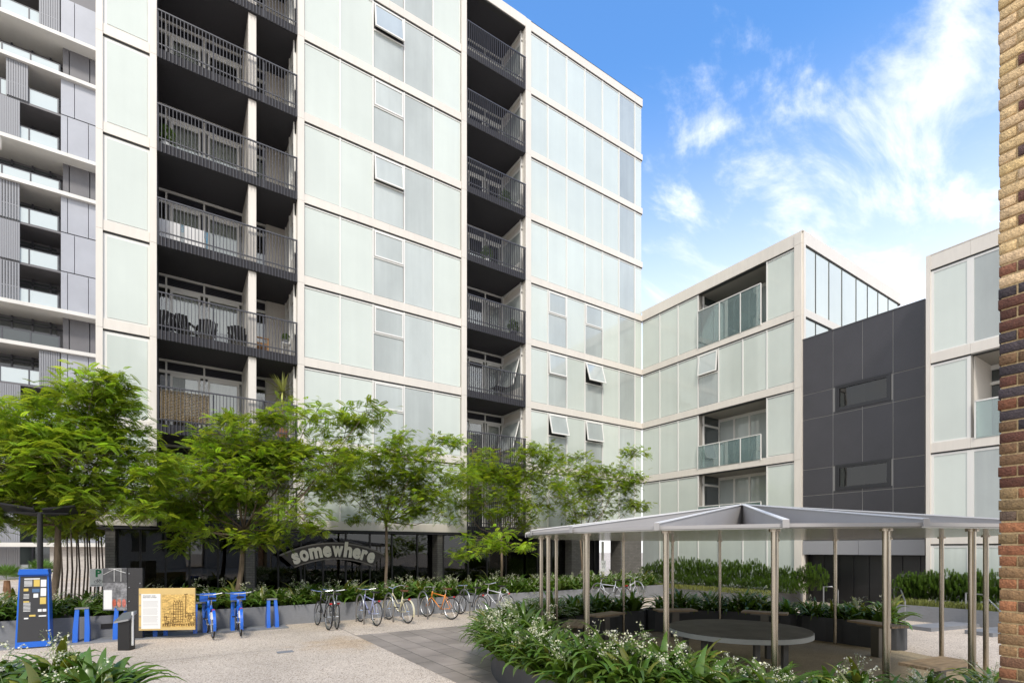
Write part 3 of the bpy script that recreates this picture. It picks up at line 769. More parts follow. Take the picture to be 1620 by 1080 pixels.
# ------------------------------------------------------------------ right-hand block
CXR = -1.2
rb = tag(empty('corner_block', (CXR, on_x(1500, CXR), 0)), 'pale frosted panel block at the right edge beside the dark block', 'building')
RO = rb.location.y
def Q(mb): mb.v = [(x - CXR, y - RO, z) for x, y, z in mb.v]; return mb
ry = on_x(1466, CXR); RZ = [z_at(p, CXR, on_x(1474, CXR)) for p in (427.3, 575, 716.4, 860)]
rtop = z_at(404, CXR, on_x(1472, CXR)); rend = on_x(1700, CXR)
m = MB(); m.box(CXR + .16, CXR + 8, on_x(1540, CXR), ry - .01, 0, rtop - .03); m.box(CXR + 2.2, CXR + 8, rend, on_x(1540, CXR), 0, rtop - .03)
m.box(CXR + .16, CXR + 2.2, rend, on_x(1540, CXR), RZ[1] + .0, rtop - .03); m.box(CXR + .16, CXR + 2.2, rend, on_x(1540, CXR), 0, RZ[2])
Q(m).build('wall', FRAME, rb)
m = MB(); m.box(CXR - .06, CXR + 8, rend, ry, rtop - .03, rtop); Q(m).build('roof', FRAME, rb)
m = MB(); m.box(CXR - .07, CXR + 1.15, on_x(1473, CXR), ry, 0, rtop - .031); Q(m).build('pillar', FRAME, rb)
cy_ = [on_x(p, CXR) for p in (1473, 1536, 1600, 1700)]
for i, z in enumerate(RZ):
    m = MB()
    for a, b in zip(cy_, cy_[1:]): m.box(CXR - .05, CXR + .17, b + .002, a - .002, z, z + (.32 if i else rtop - z - .035))
    Q(m).build('band', FRAME, rb)
    m = MB(); m.box(CXR - .025, CXR + .17, rend, cy_[0], z - .05, z); Q(m).build('shadow_gap', SHADETRIM, rb)
    z0 = RZ[i+1] + .32 if i < 3 else .3
    for q in range(3):
        if i == 1 and q >= 1: continue
        m = MB(); m.box(CXR, CXR + .03, cy_[q+1] + .09, cy_[q] - .08, z0 + .05, z - .12)
        Q(m).build('frosted_panel' if q == 0 or i == 3 else 'clear_pane', FROST if q == 0 or i == 3 else CLEAR, rb)
        m = MB(); m.box(CXR - .02, CXR + .05, cy_[q+1], cy_[q+1] + .09, z0, z - .05); m.box(CXR - .02, CXR + .05, cy_[q] - .08, cy_[q], z0, z - .05)
        m.box(CXR - .015, CXR + .05, cy_[q+1] + .09, cy_[q] - .08, z - .12, z - .05); m.box(CXR - .015, CXR + .05, cy_[q+1] + .09, cy_[q] - .08, z0, z0 + .05)
        Q(m).build('panel_frame', MULL, rb)
z0 = RZ[2] + .32; zc_ = RZ[1]
m = MB(); m.box(CXR - .03, CXR + 2.2, rend, cy_[1] - .01, zc_ - .04, zc_ - .0); m.box(CXR + .0, CXR + 2.2, cy_[1] - .03, cy_[1], z0, zc_); Q(m).build('balcony_lining', MATS['balcony lining'], rb)
m = MB()
for y in (cy_[1] - .35, cy_[1] - 1.2, cy_[1] - 2.4): m.box(CXR + 1.7, CXR + 1.8, y - .05, y + .05, z0, zc_ - .05)
m.box(CXR + 1.7, CXR + 1.8, rend, cy_[1], zc_ - .2, zc_ - .05); m.box(CXR + 1.7, CXR + 1.8, rend, cy_[1], zc_ - .7, zc_ - .6)
o = Q(m).build('door_frame', MULL, rb)
m = MB(); m.box(CXR + 1.82, CXR + 1.83, rend, cy_[1], z0, zc_ - .05); Q(m).build('door_glass', MATS['dark pane'], o)
m = MB(); m.box(CXR - .06, CXR - .045, rend, cy_[1] - .12, z0 - .05, z0 + 1.1); go = Q(m).build('glass_balustrade', BALGLASS, rb)
m = MB(); m.box(CXR - .08, CXR - .03, cy_[1] - .14, cy_[1] - .1, z0 - .05, z0 + 1.12); m.box(CXR - .08, CXR - .03, rend, cy_[1] - .1, z0 + 1.1, z0 + 1.14); Q(m).build('balustrade_rail', MULL, go)

# ------------------------------------------------------------------ grey block far behind on the left
FY = 32.4
fx0, fx1 = on_y(-260, FY), on_y(165, FY)
far = tag(empty('distant_apartments', (on_y(60, FY), FY, 0)), 'distant grey apartment block at the left edge with white floor slabs and louvre screens', 'building')
fxp = on_y(96, FY); FO = far.location.x
def FB(mb): mb.v = [(x - FO, y - FY, z) for x, y, z in mb.v]; return mb
LG = mat('light grey panel', (.36, .37, .40), .35, noise=[(.5, .08, (1, 1, 1))]); MG = mat('mid grey panel', (.13, .125, .13), .45, noise=[(.8, .1, (1, 1, 1))])
SLABW = mat('off white slab', (.66, .64, .59), .6, noise=[(.6, .08, (1, 1, 1))])
FGL = mat('pale balustrade glass', (.50, .56, .56), .15, coat=1)
lv = [z_at(17 + 65 * i, on_y(0, FY), FY) for i in range(-1, 13)]
white = {0, 1, 3, 4, 7, 8}
m = MB(); m.box(fx0, fx1, FY + 2.6, FY + 12, 0, lv[0] + 3); FB(m).build('wall', MG, far)
m = MB(); m.box(fxp, fx1, FY + 1.1, FY + 2.6, 0, lv[0] + 3); FB(m).build('side_wall', MG, far)
for n_, z in enumerate(lv):
    i = n_ - 1
    if z < 1.5: break
    big = i in white
    m = MB(); m.box(fx0, fx1, FY - (.35 if big else .0), FY + 2.7, z - (.28 if big else .16), z); FB(m).build('floor_slab', SLABW if big else MG, far)
    z0 = lv[n_ + 1] if n_ + 1 < len(lv) else 0
    rec = i in (0, 3, 7)
    ztop = z - (.28 if big else .16)
    # panel column on the right
    if rec:
        m = MB(); 
        for a, b in ((96, 107), (107, 140), (140, 165)): m.box(on_y(a, FY) + .03, on_y(b, FY) - .03, FY + .75, FY + 1.1, z0, ztop)
        FB(m).build('wall_panel', MG, far)
    else:
        m = MB()
        for a, b in ((96, 118), (118, 165)) if i % 2 else ((96, 107), (107, 140), (140, 165)): m.box(on_y(a, FY) + .02, on_y(b, FY) - .02, FY - .05, FY + 1.1, z0 + .04, ztop + .12 if not big else ztop)
        FB(m).build('wall_panel', LG, far)
    # glass balustrade, screen, window behind
    m = MB(); g0 = on_y(-200, FY)
    m.box(g0, fxp - .1, FY + .02 + (.5 if rec else 0), FY + .06 + (.5 if rec else 0), z0 + .02, z0 + 1.1)
    FB(m).build('glass_balustrade', FGL if i != 7 else MATS['dark pane'], far)
    m = MB(); m.box(g0, fxp - .1, FY + (.5 if rec else 0), FY + .09 + (.5 if rec else 0), z0 + 1.1, z0 + 1.16)
    for p in (-60, 0, 46, 92): m.box(on_y(p, FY) - .04, on_y(p, FY) + .04, FY - .01 + (.5 if rec else 0), FY + .09 + (.5 if rec else 0), z0, z0 + 1.12)
    FB(m).build('balustrade_rail', RAIL, far)
    if not rec:
        sl = {-1: (62, 95), 1: (10, 45), 2: (0, 32), 4: (-10, 32), 5: (0, 32), 6: (-10, 32), 8: (62, 95), 9: (0, 33), 10: (62, 95)}.get(i, (0, 32))
        m = MB(); a, b = on_y(sl[0], FY), on_y(sl[1], FY); q = 9
        for j in range(q): x = a + (b - a) * (j + .5) / q; m.box(x - .055, x + .055, FY - .12, FY - .02, z0 + .02, ztop)
        m.box(a, b, FY - .1, FY - .05, z0 + 1.05, z0 + 1.12)
        FB(m).build('louvre_screen', mat('screen grey', (.24, .245, .26), .45) if 'screen grey' not in MATS else MATS['screen grey'], far)
    m = MB(); m.box(on_y(-100, FY), fxp - .6, FY + 2.5, FY + 2.58, z0, ztop - .2); o = FB(m).build('window', MATS['dark pane'], far)
    m = MB()
    for p in (-40, 5, 40, 70): m.box(on_y(p, FY) - .06, on_y(p, FY) + .06, FY + 2.42, FY + 2.5, z0, ztop)
    m.box(on_y(-100, FY), fxp, FY + 2.42, FY + 2.5, ztop - .5, ztop - .4); FB(m).build('window_frame', RAIL, o)
m = MB(); m.box(fx0, fx1 + 4, FY - 1.5, FY - .4, 2.45, 2.75); FB(m).build('awning_strip', SLABW, far)
m = MB(); m.box(fxp - .5, fx1 + 3, FY - .9, FY - .3, 0, 2.45); FB(m).build('brick_wall', PBRICK, far)

# white balcony end poking in at the left edge
bal = tag(empty('white_balcony', at(-6, 16) + (0,)), 'white balcony corner cut off by the left edge of the picture', 'balcony')
p = at(-20, 16); m = MB(); m.box(-1.2, .10, -.1, .1, z_at(232, *p), z_at(215, *p)); m.build('balcony_slab', SLABW, bal)
m = MB(); m.prism_y([(-1.2, z_at(215, *p)), (.08, z_at(215, *p)), (-.04, z_at(172, *p)), (-1.2, z_at(172, *p))], -.1, .1); m.build('parapet', SLABW, bal)

# ------------------------------------------------------------------ brick wall at the right edge
bw = tag(empty('brick_wall', (*at(1580, 4.0), 0), -TH * 0), 'old brick wall close by at the right edge, cream bricks above brown ones', 'wall')
rb_ = random.Random(21); V = []; F = []; T = []
H = .0865; nrow = 84
for r in range(nrow):
    z = r * H; y = 0.0; first = True
    j_ = rb_.uniform(-.003, .003)
    hdr = r % 2 == 0
    while y > -2.4:
        ln = .11 if ((first and hdr) or (not first and rb_.random() < .25)) else .225
        if first and not hdr: ln = .165
        edge = j_ + rb_.uniform(-.004, .004) if first else 0
        x0 = rb_.uniform(-.006, .004)
        n = len(V)
        y1, y0 = y + edge, y - ln + .011
        dz = rb_.uniform(-.0025, .0025)
        za, zb = z + dz + rb_.uniform(0, .002), z + H - .012 + dz
        c_ = .006
        for zz, yy, xx in ((za, y0, 0), (za, y1, 0), (zb, y1, 0), (zb, y0, 0)): V.append((x0, yy + (c_ if yy == y0 else -c_), zz + (c_ if zz == za else -c_)))
        for zz, yy in ((za, y0), (za, y1), (zb, y1), (zb, y0)): V.append((x0 + c_, yy, zz))
        for zz, yy in ((za, y0), (za, y1), (zb, y1), (zb, y0)): V.append((.11, yy, zz))
        F += [(n, n+1, n+2, n+3)]
        for k_ in range(4):
            l_ = (k_+1) % 4
            F += [(n+k_, n+4+k_, n+4+l_, n+l_), (n+4+k_, n+8+k_, n+8+l_, n+4+l_)]
        top = z > 4.18
        if top:
            if (not first and rb_.random() < .35): c3 = rb_.choice([(.16, .07, .05), (.12, .07, .06)])
            elif 4.18 < z < 4.6 and rb_.random() < .2: c3 = (.22, .09, .05)
            else: s_ = rb_.uniform(.85, 1.12); c3 = (.62*s_, .44*s_, .225*s_*rb_.uniform(.9, 1.15))
        elif z < 2.6:
            s_ = rb_.uniform(.7, 1.2); c3 = rb_.choice([(.30, .125, .055), (.28, .165, .075), (.33, .13, .06), (.17, .085, .045), (.21, .14, .065), (.12, .08, .055)]); c3 = tuple(v*s_ for v in c3)
        else:
            s_ = rb_.uniform(.65, 1.15); c3 = rb_.choice([(.14, .05, .028), (.11, .042, .026), (.20, .075, .035), (.055, .042, .045), (.17, .095, .045)]); c3 = tuple(v*s_ for v in c3)
        T += [c3] * 12
        y -= ln; first = False
BR = mat('fired brick', (1, 1, 1), .85, attr='tone', noise=[(28, .28, (1, 1, 1)), (90, .2, (1, 1, 1))], bump=(70, .8))
me = np_mesh('brick', V, F, np.array(T)); link('brick', me, BR, bw)
m = MB(); m.box(.012, .3, -2.4, -.012, 0, nrow * H); m.build('mortar', mat('sandy mortar', (.55, .41, .22), .95, noise=[(60, .3, (1, 1, 1))], bump=(90, .6)), bw)

# ------------------------------------------------------------------ canopy
can = tag(empty('round_canopy', (*CC, 0), -TH), 'round steel canopy with radiating upstand ribs on thin stainless posts', 'canopy')
RC = 4.14; ZC = 2.45
ribs = [-168 + 20 * i for i in range(18)]
poly = [(RC*math.cos(R(a)), RC*math.sin(R(a))) for a in ribs]
m = MB(); m.prism(poly, ZC + .012, ZC + .055); m.build('roof', CANOPY, can)
m = MB(); poly2 = [(x*.992, y*.992) for x, y in poly]; m.prism(poly2, ZC - .004, ZC + .01); m.build('soffit', SOFFIT, can)
for a in ribs:
    m = MB(); ca, sa = math.cos(R(a)), math.sin(R(a)); n = (-sa*.02, ca*.02)
    r0, r1 = .03, RC + .02
    P = [(r0, ZC + .056), (r1, ZC + .0), (r1, ZC + .085), (r0, 3.06)]; P[1] = (r1, ZC + .056)
    b = len(m.v)
    for s_ in (-1, 1):
        for r_, z in P: m.v.append((ca*r_ + n[0]*s_, sa*r_ + n[1]*s_, z))
    m.f += [(0, 1, 2, 3), (7, 6, 5, 4), (0, 4, 5, 1), (1, 5, 6, 2), (2, 6, 7, 3), (3, 7, 4, 0)]
    o = m.build('rib', CANOPY, can)
    m = MB(); t = Vector((ca, sa, 0)); up = Vector((0, 0, 1)); d = Vector((ca*(r1-r0), sa*(r1-r0), ZC + .085 - 3.06)); nn = Vector((-sa, ca, 0)); u2 = d.cross(nn).normalized()
    c = Vector((ca*(r0+r1)/2, sa*(r0+r1)/2, (ZC + .085 + 3.06)/2)) + (u2 if u2.z > 0 else -u2)*.008
    m.obox(c, d/2, nn*.035, u2*.007); m.build('rib_flange', CAPW, o)
    e = MB(); c = Vector((ca*(r1+.005), sa*(r1+.005), ZC + .05)); e.obox(c, Vector((ca, sa, 0))*.006, nn*.035, Vector((0, 0, .045))); e.build('end_plate', CANOPY, o)
m = MB(); m.cyl(0, 0, ZC + .05, 3.07, .035, 10); m.build('hub', CANOPY, can)
for a in [-168, -148, -128, -109, -91, -74, -15, 1, 18, 35, 54, 74, 92, 113, 133, 152, 172]:
    m = MB(); r_ = 3.85
    x, y = r_*math.cos(R(a)), r_*math.sin(R(a)); m.cyl(x, y, 0, ZC - .03, .038, 24); po_ = m.build('post', STEEL, can, smooth=False); MB().cyl(x, y, ZC - .03, ZC - .0045, .065, 20).build('top_plate', STEEL, po_)
    me = can.children[-1].data
tb = tag(empty('round_table', (*court(4.36, 9.93), 0), -TH), 'large round grey table low under the canopy', 'table')
m = MB(); m.cyl(0, 0, .685, .70, 1.27, 64); m.build('table_top', TABLEM, tb)
m = MB(); m.cyl(0, 0, .60, .6845, 1.285, 64); m.build('table_edge', TABLEE, tb)
for a in (-150, -95, -60, 30, 100, 160):
    m = MB(); x, y = .95*math.cos(R(a)), .95*math.sin(R(a)); m.box(x-.045, x+.045, y-.045, y+.045, .0, .6); m.build('leg', mat('leg grey', (.10, .10, .095), .5) if 'leg grey' not in MATS else MATS['leg grey'], tb)
GF = 'slatted bench seats around the round table'
def bench(a, r_, lab):
    X_, Y_ = 4.4 + r_*math.cos(R(a)), 9.8 + r_*math.sin(R(a))
    t = tag(empty('bench_seat', (*court(X_, Y_), 0), R(a + 90) - TH), lab, 'bench', GF)
    m = MB()
    for i in range(4): m.box(-.5, .5, -.21 + i*.107, -.21 + i*.107 + .098, .665, .705)
    m.build('seat', WOOD, t)
    m = MB(); m.box(-.09, .09, -.05, .05, .0, .63); m.box(-.3, .3, -.18, .18, .63, .664); m.build('leg', MATS['steel leg'], t)
mat('steel leg', (.16, .15, .13), .4, .6)
for a, lab in ((165, 'slatted seat on one leg at the far left, half behind the lilies'), (133, 'slatted seat on one leg left of the tall pair of posts near the back planters'), (95, 'slatted seat on one leg by the gap between the back planters'),
               (57, 'slatted seat on one leg behind the right half of the round table'), (14, 'slatted seat on one leg beside the end of the right planter'), (-66, 'nearest slatted seat, low at the right between thick posts')):
    bench(a, 3.2, lab)

# ------------------------------------------------------------------ lilies: clump meshes shared by copies
def lily_mesh(seed, nl=38, L0=.60, wid=.098, nfl=5):
    rs = np.random.RandomState(seed); V = []; F = []; T = []
    NS = 7
    for i in range(nl):
        az = rs.rand()*6.283; L = L0*rs.uniform(.7, 1.2); el = R(rs.uniform(38, 84)); droop = rs.uniform(1.5, 3.2); w_ = wid*rs.uniform(.75, 1.25)
        p = np.array([rs.uniform(-.07, .07), rs.uniform(-.07, .07), -.02]); tw = rs.uniform(-.5, .5)
        tone = rs.uniform(.65, 1.35); yel = rs.uniform(.9, 1.25)
        base = len(V); old = rs.rand() < .035
        for s in range(NS + 1):
            t = s/NS; e = el - droop*t*t*.9
            d = np.array([math.cos(az + tw*t)*math.cos(e), math.sin(az + tw*t)*math.cos(e), math.sin(e)])
            sd_ = np.array([-math.sin(az + tw*t), math.cos(az + tw*t), 0]); up = np.cross(d, sd_)*-1
            up = np.cross(sd_, d)
            ww = w_*(min(1, .45 + t*2.2))*(1 - max(0, t - .45)/.55)**.8*.5 + .001
            V += [tuple(p - sd_*ww + up*ww*-.0 + up*ww*.35), tuple(p), tuple(p + sd_*ww + up*ww*.35)]
            T += [(tone*yel, tone, tone*.9) if not old else (2.4*tone, 1.35*tone, 1.6*tone)]*3
            p = p + d*L/NS
        for s in range(NS):
            a = base + s*3; F += [(a, a+1, a+4, a+3), (a+1, a+2, a+5, a+4)]
    leaves = np_mesh('leaves', V, F, np.array(T))
    V = []; F = []; T = []
    def stick(p, q, r_):
        p = np.array(p); q = np.array(q); n = len(V)
        for o_ in ((-r_, 0, 0), (r_, 0, 0)): V.append(tuple(p + o_))
        for o_ in ((r_, 0, 0), (-r_, 0, 0)): V.append(tuple(q + o_))
        F.append((n, n+1, n+2, n+3)); n = len(V)
        for o_ in ((0, -r_, 0), (0, r_, 0)): V.append(tuple(p + o_))
        for o_ in ((0, r_, 0), (0, -r_, 0)): V.append(tuple(q + o_))
        F.append((n, n+1, n+2, n+3)); T.extend([(.30, .40, .18)]*8)
    for i in range(nfl):
        az = rs.rand()*6.283; h = L0*rs.uniform(.58, .95); ln = rs.uniform(.05, .3)
        top = np.array([math.cos(az)*ln, math.sin(az)*ln, h]); b = np.array([0, 0, 0.])
        mid_ = b*.5 + top*.5 + np.array([0, 0, .06]); stick(b, mid_, .003); stick(mid_, top, .0025)
        for j in range(rs.randint(8, 13)):
            a2 = rs.rand()*6.283; r2 = rs.uniform(.02, .10); q = top + np.array([math.cos(a2)*r2, math.sin(a2)*r2, rs.uniform(-.15, .05)])
            stick(top + np.array([0, 0, rs.uniform(-.15, 0)]), q, .0015)
            for k in range(rs.randint(4, 8)):
                c = q + rs.uniform(-.028, .028, 3); s_ = rs.uniform(.007, .014); n_ = rs.randn(3); n_ /= np.linalg.norm(n_); u = np.cross(n_, [.3, .5, .8]); u /= np.linalg.norm(u); v = np.cross(n_, u)
                br = rs.uniform(.75, 1.15); c3 = (br, br, br*rs.uniform(.75, 1.1)) if rs.rand() < .8 else (.45, .55, .25)
                for ang in (0, 1.05, 2.1):
                    u2 = u*math.cos(ang) + v*math.sin(ang); v2 = -u*math.sin(ang) + v*math.cos(ang)
                    n = len(V); V += [tuple(c - u2*s_), tuple(c - v2*s_*.32 + n_*s_*.2), tuple(c + u2*s_), tuple(c + v2*s_*.32 + n_*s_*.2)]; F.append((n, n+1, n+2, n+3)); T += [c3]*4
    fl = np_mesh('flower_spray', V, F, np.array(T))
    leaves.materials.append(LILY); fl.materials.append(FLOWER)
    leaves.polygons.foreach_set('use_smooth', [True]*len(leaves.polygons))
    return leaves, fl
LM = [lily_mesh(11 + i, nfl=(3, 1, 2, 1)[i]) for i in range(4)]
rl_ = random.Random(5)
PROTO = {}
def lily(x, y, z, label, group, sc=1.0, kind=None):
    k = rl_.randrange(4) if kind is None else kind
    if k not in PROTO:
        o = bpy.data.objects.new('lily_clump', LM[k][0]); col.objects.link(o); f = bpy.data.objects.new('flower_spray', LM[k][1]); col.objects.link(f); f.parent = o; PROTO[k] = (o, f)
    else:
        o = PROTO[k][0].copy(); col.objects.link(o); f = PROTO[k][1].copy(); col.objects.link(f); f.parent = o
    s = sc*rl_.uniform(.8, 1.22); o.location = (x, y, z); o.rotation_euler = (rl_.uniform(-.08, .08), rl_.uniform(-.08, .08), rl_.uniform(0, 6.28)); o.scale = (s, s, s*rl_.uniform(.9, 1.1))
    tag(o, label, 'lily', group); return o
# ring planters round the canopy (camera-aligned angles)
def ring_planter(a0, a1, lab, rows, glab, r0=4.02, r1=4.8, h=.58, dens=.40):
    t = tag(empty('curved_planter', (*CC, 0), -TH), lab, 'planter', 'curved planters round the canopy')
    n = max(4, int((a1 - a0)/5)); A = [R(a0 + (a1-a0)*i/n) for i in range(n+1)]; rm = (r0+r1)/2; rw = (r1-r0)/2
    def loop(dr, ends=True):
        out = [((r1-dr)*math.cos(a), (r1-dr)*math.sin(a)) for a in A]
        ae = A[-1]; out += [(rm*math.cos(ae) + (rw-dr)*math.cos(ae + q), rm*math.sin(ae) + (rw-dr)*math.sin(ae + q)) for q in (R(30), R(60), R(90), R(120), R(150))]
        out += [((r0+dr)*math.cos(a), (r0+dr)*math.sin(a)) for a in reversed(A)]
        as_ = A[0]; out += [(rm*math.cos(as_) - (rw-dr)*math.cos(as_ + q), rm*math.sin(as_) - (rw-dr)*math.sin(as_ + q)) for q in (R(30), R(60), R(90), R(120), R(150))]
        return out
    o_, i_ = loop(0), loop(.05); m = MB(); k = len(o_)
    m.v = [(x, y, .0) for x, y in o_] + [(x, y, h) for x, y in o_] + [(x, y, h) for x, y in i_] + [(x, y, h - .1) for x, y in i_]
    for j in range(k):
        l = (j+1) % k; m.f += [(j, l, k+l, k+j), (k+j, k+l, 2*k+l, 2*k+j), (2*k+j, 2*k+l, 3*k+l, 3*k+j)]
    m.build('planter_wall', DPLANT, t)
    m = MB(); m.v = [(x, y, h - .07) for x, y in i_]; m.f = [tuple(range(k))]; m.build('soil', SOIL, t)
    for ri in range(rows):
        r_ = r0 + .2 + (r1 - r0 - .34)*(ri/(rows-1) if rows > 1 else .5); ln = R(a1-a0)*r_; q = max(2, int(ln/dens))
        for j in range(q + 1):
            a = R(a0) + R(a1-a0)*(j + (.5 if ri % 2 else 0) + rl_.uniform(-.25, .25))/q
            if a > R(a1 + 3): continue
            X_, Y_ = 4.4 + r_*math.cos(a), 9.8 + r_*math.sin(a)
            ad = math.degrees(a); lily(*court(X_, Y_), h - .07, glab, glab + 's', (.84 if ad > 265 else .95 if ad > 238 else 1.2) if a1 > 200 else 1.15)
ring_planter(24, 44, 'dark curved planter on the right of the canopy floor, full of lilies', 2, 'strap-leaf lily clump in the right curved planter behind the seat')
ring_planter(53, 95, 'dark curved planter behind the round table', 2, 'strap-leaf lily clump in the curved planter behind the round table')
ring_planter(105, 150, 'dark curved planter left of the gap behind the canopy', 2, 'strap-leaf lily clump in the back left curved planter')
ring_planter(158, 288, 'longest curved planter, sweeping round the near left side of the canopy', 2, 'white-flowered lily clump in the long curved planter nearest the camera', dens=.36)
for a in np.arange(165, 250, 4.2):
    lily(*court(4.4 + 4.76*math.cos(R(a)), 9.8 + 4.76*math.sin(R(a))), .46, 'lily clump spilling over the outer rim of the long curved planter', 'lilies spilling over the outer rim of the long curved planter', 1.12, rl_.choice([1, 2, 3]))
# near-left planter
def box_planter(name_lab, x0, x1, y0, y1, h, rot, loc, M=CONC, cat='planter'):
    t = tag(empty('garden_planter', (*loc, 0), rot), name_lab, cat)
    m = MB(); th_ = .06
    m.box(x0, x1, y0, y0 + th_, 0, h); m.box(x0, x1, y1 - th_, y1, 0, h); m.box(x0, x0 + th_, y0 + th_, y1 - th_, 0, h); m.box(x1 - th_, x1, y0 + th_, y1 - th_, 0, h)
    m.build('planter_wall', M, t)
    m = MB(); m.box(x0 + th_, x1 - th_, y0 + th_, y1 - th_, .02, h - .07); m.build('soil', SOIL, t); return t
box_planter('dark planter in the bottom left corner crowded with broad-leaved lilies', -3.2, 0, -1.0, .5, .36, -TH, court(-4.25, 6.1), DPLANT)
for i in range(20):
    X_ = -4.45 - rl_.random()*2.7; Y_ = 5.25 + rl_.random()*1.2
    lily(*court(X_, Y_), .33, 'broad-leaved lily clump in the bottom left corner planter', 'lilies in the bottom left corner planter', 1.28, rl_.choice([1, 3, 3]))
# long planter behind the bicycles
LPY = -4.0
box_planter('long low grey planter running behind the bicycles', -36, -2.6, LPY, -1.5, .56, 0, (0, 0))
nx = 0
x = -27.5
while x < -2.9:
    for yy, hh in ((-3.72, 1.0), (-3.0, 1.05), (-2.2, 1.0)):
        seg = 'left of the bicycles' if x < on_y(300, -4) else 'behind the bicycles'
        if rl_.random() < .97: lily(x + rl_.uniform(-.15, .15), yy + rl_.uniform(-.12, .12), .5, 'white-flowered lily clump in the long grey planter ' + seg, 'lilies in the long planter ' + seg, 1.27 * hh, rl_.choice([0, 2, 2, 1, 3]))
    x += .56
# planters by the wing and the right-hand block
box_planter('grey planter with bushy shrubs along the foot of the wing', -2.7, -.35, on_x(1285) + .2, -1.6, .5, 0, (0, 0))
box_planter('grey planter with shrubs and grass in front of the right-hand block', -3.1, -1.4, -32, on_x(1424, -2.2), .48, 0, (0, 0))

# ------------------------------------------------------------------ shrubs
def shrub_mesh(seed, h=1.2, r_=.5, n=230):
    rs = np.random.RandomState(seed); V = []; F = []; T = []
    for i in range(n):
        a = rs.rand()*6.283; rr = r_*math.sqrt(rs.rand()); z = h*(.15 + .85*rs.rand()**.7)*(1 - .35*(rr/r_)**2)
        c = np.array([rr*math.cos(a), rr*math.sin(a), z]); tn = rs.uniform(.6, 1.4)
        for k in range(5):                     # an upright shoot of whorled leaves
            cc = c + np.array([0, 0, k*.028]); ln = .075*(1 - k*.1)
            for j in range(6):
                b = j*1.047 + k*.5; d = np.array([math.cos(b), math.sin(b), .55 + k*.15]); d /= np.linalg.norm(d); s_ = np.array([-math.sin(b), math.cos(b), 0])*.011
                q = len(V); V += [tuple(cc), tuple(cc + d*ln*.5 + s_), tuple(cc + d*ln), tuple(cc + d*ln*.5 - s_)]; F.append((q, q+1, q+2, q+3)); t = tn*(1.15 if k > 2 else .9); T += [(t*1.05, t, t*.8)]*4
    me = np_mesh('leaves', V, F, np.array(T)); me.materials.append(SHRUB); return me
SM = [shrub_mesh(1), shrub_mesh(2), shrub_mesh(3)]
def shrub(x, y, z, s, lab, grp, k=0, sz=1):
    o = bpy.data.objects.new('bushy_shrub', SM[k % 3]); col.objects.link(o); o.location = (x, y, z); o.scale = (s, s, s*sz); o.rotation_euler = (0, 0, rl_.uniform(0, 6)); tag(o, lab, 'shrub', grp)
k = 0
for p in (1022, 1038, 1056, 1074, 1096, 1112, 1130, 1148, 1163, 1190, 1206, 1226, 1243, 1268, 1284):
    y = on_x(p, -1.5); shrub(-1.35, y, .42, rl_.uniform(.85, 1.15), 'upright green shrub in the row along the foot of the wing', 'shrubs along the foot of the wing', k); k += 1
    shrub(-2.1, y + .2, .40, rl_.uniform(.6, .8), 'low green shrub in front of the row along the wing', 'low shrubs in front of the wing', k + 1, .8)
for p in (1436, 1452, 1470, 1487, 1505, 1523, 1541, 1560, 1578):
    y = on_x(p, -2.0); shrub(-2.0, y, .40, rl_.uniform(.85, 1.05), 'rounded green shrub in front of the right-hand block', 'shrubs in front of the right-hand block', k, .95); k += 1
# yellowish grass edging
def grass_mesh(x0, x1, y0, y1, n, seed, h=.3):
    rs = np.random.RandomState(seed); V = []; F = []; T = []
    for i in range(n):
        c = np.array([rs.uniform(x0, x1), rs.uniform(y0, y1), 0]); a = rs.rand()*6.283; ln = h*rs.uniform(.6, 1.2); d = np.array([math.cos(a), math.sin(a), 0]); s_ = np.array([-d[1], d[0], 0])*.008
        m1 = c + d*ln*.25 + np.array([0, 0, ln*.7]); e = c + d*ln*.8 + np.array([0, 0, ln*.6]); q = len(V); V += [tuple(c - s_), tuple(c + s_), tuple(m1 + s_), tuple(m1 - s_), tuple(e)]
        F += [(q, q+1, q+2, q+3), (q+3, q+2, q+4, q+4)]; t = rs.uniform(.6, 1.3); T += [(t, t, t)]*5
    F = [f for f in F if len(set(f)) == 4] ; return np_mesh('grass', V, F, np.array(T))
me = grass_mesh(-3.05, -2.3, -22, on_x(1424, -2.2), 5200, 4); tag(link('grass', me, GRASSM, None, loc=(0, 0, .42)), 'yellow green grass edging the right-hand planter', 'grass', kind='stuff')
me = grass_mesh(-2.9, -2.3, on_x(1285) + .2, -1.7, 3500, 5, .25); tag(link('grass', me, GRASSM, None, loc=(0, 0, .42)), 'yellow green grass edging the planter of the wing', 'grass', kind='stuff')

# ------------------------------------------------------------------ trees
def frond_template():
    V = []; F = []
    n = 8
    def rach(t): return np.array([t, 0, -.28*t*t])
    for i in range(n):
        t = .12 + .85*i/(n-1); c = rach(t); ln = .36*(1 - .45*t)*(.75 + .5*min(1, i/2))
        for s in (-1, 1):
            d = np.array([.55, s*.85, -.18]); d /= np.linalg.norm(d); w_ = np.array([.85, -s*.5, 0])*.066
            q = len(V); V += [c, c + d*ln*.5 + w_, c + d*ln, c + d*ln*.5 - w_]; F.append((q, q+1, q+2, q+3))
    c = rach(1.); q = len(V); V += [c, c + [.1, .035, -.06], c + [.22, 0, -.14], c + [.1, -.035, -.06]]; F.append((q, q+1, q+2, q+3))
    q = len(V); V += [rach(0) - [0, .008, 0], rach(0) + [0, .008, 0], rach(1) + [0, .004, 0], rach(1) - [0, .004, 0]]; F.append((q, q+1, q+2, q+3))
    return np.array(V), np.array(F)
FT_V, FT_F = frond_template()
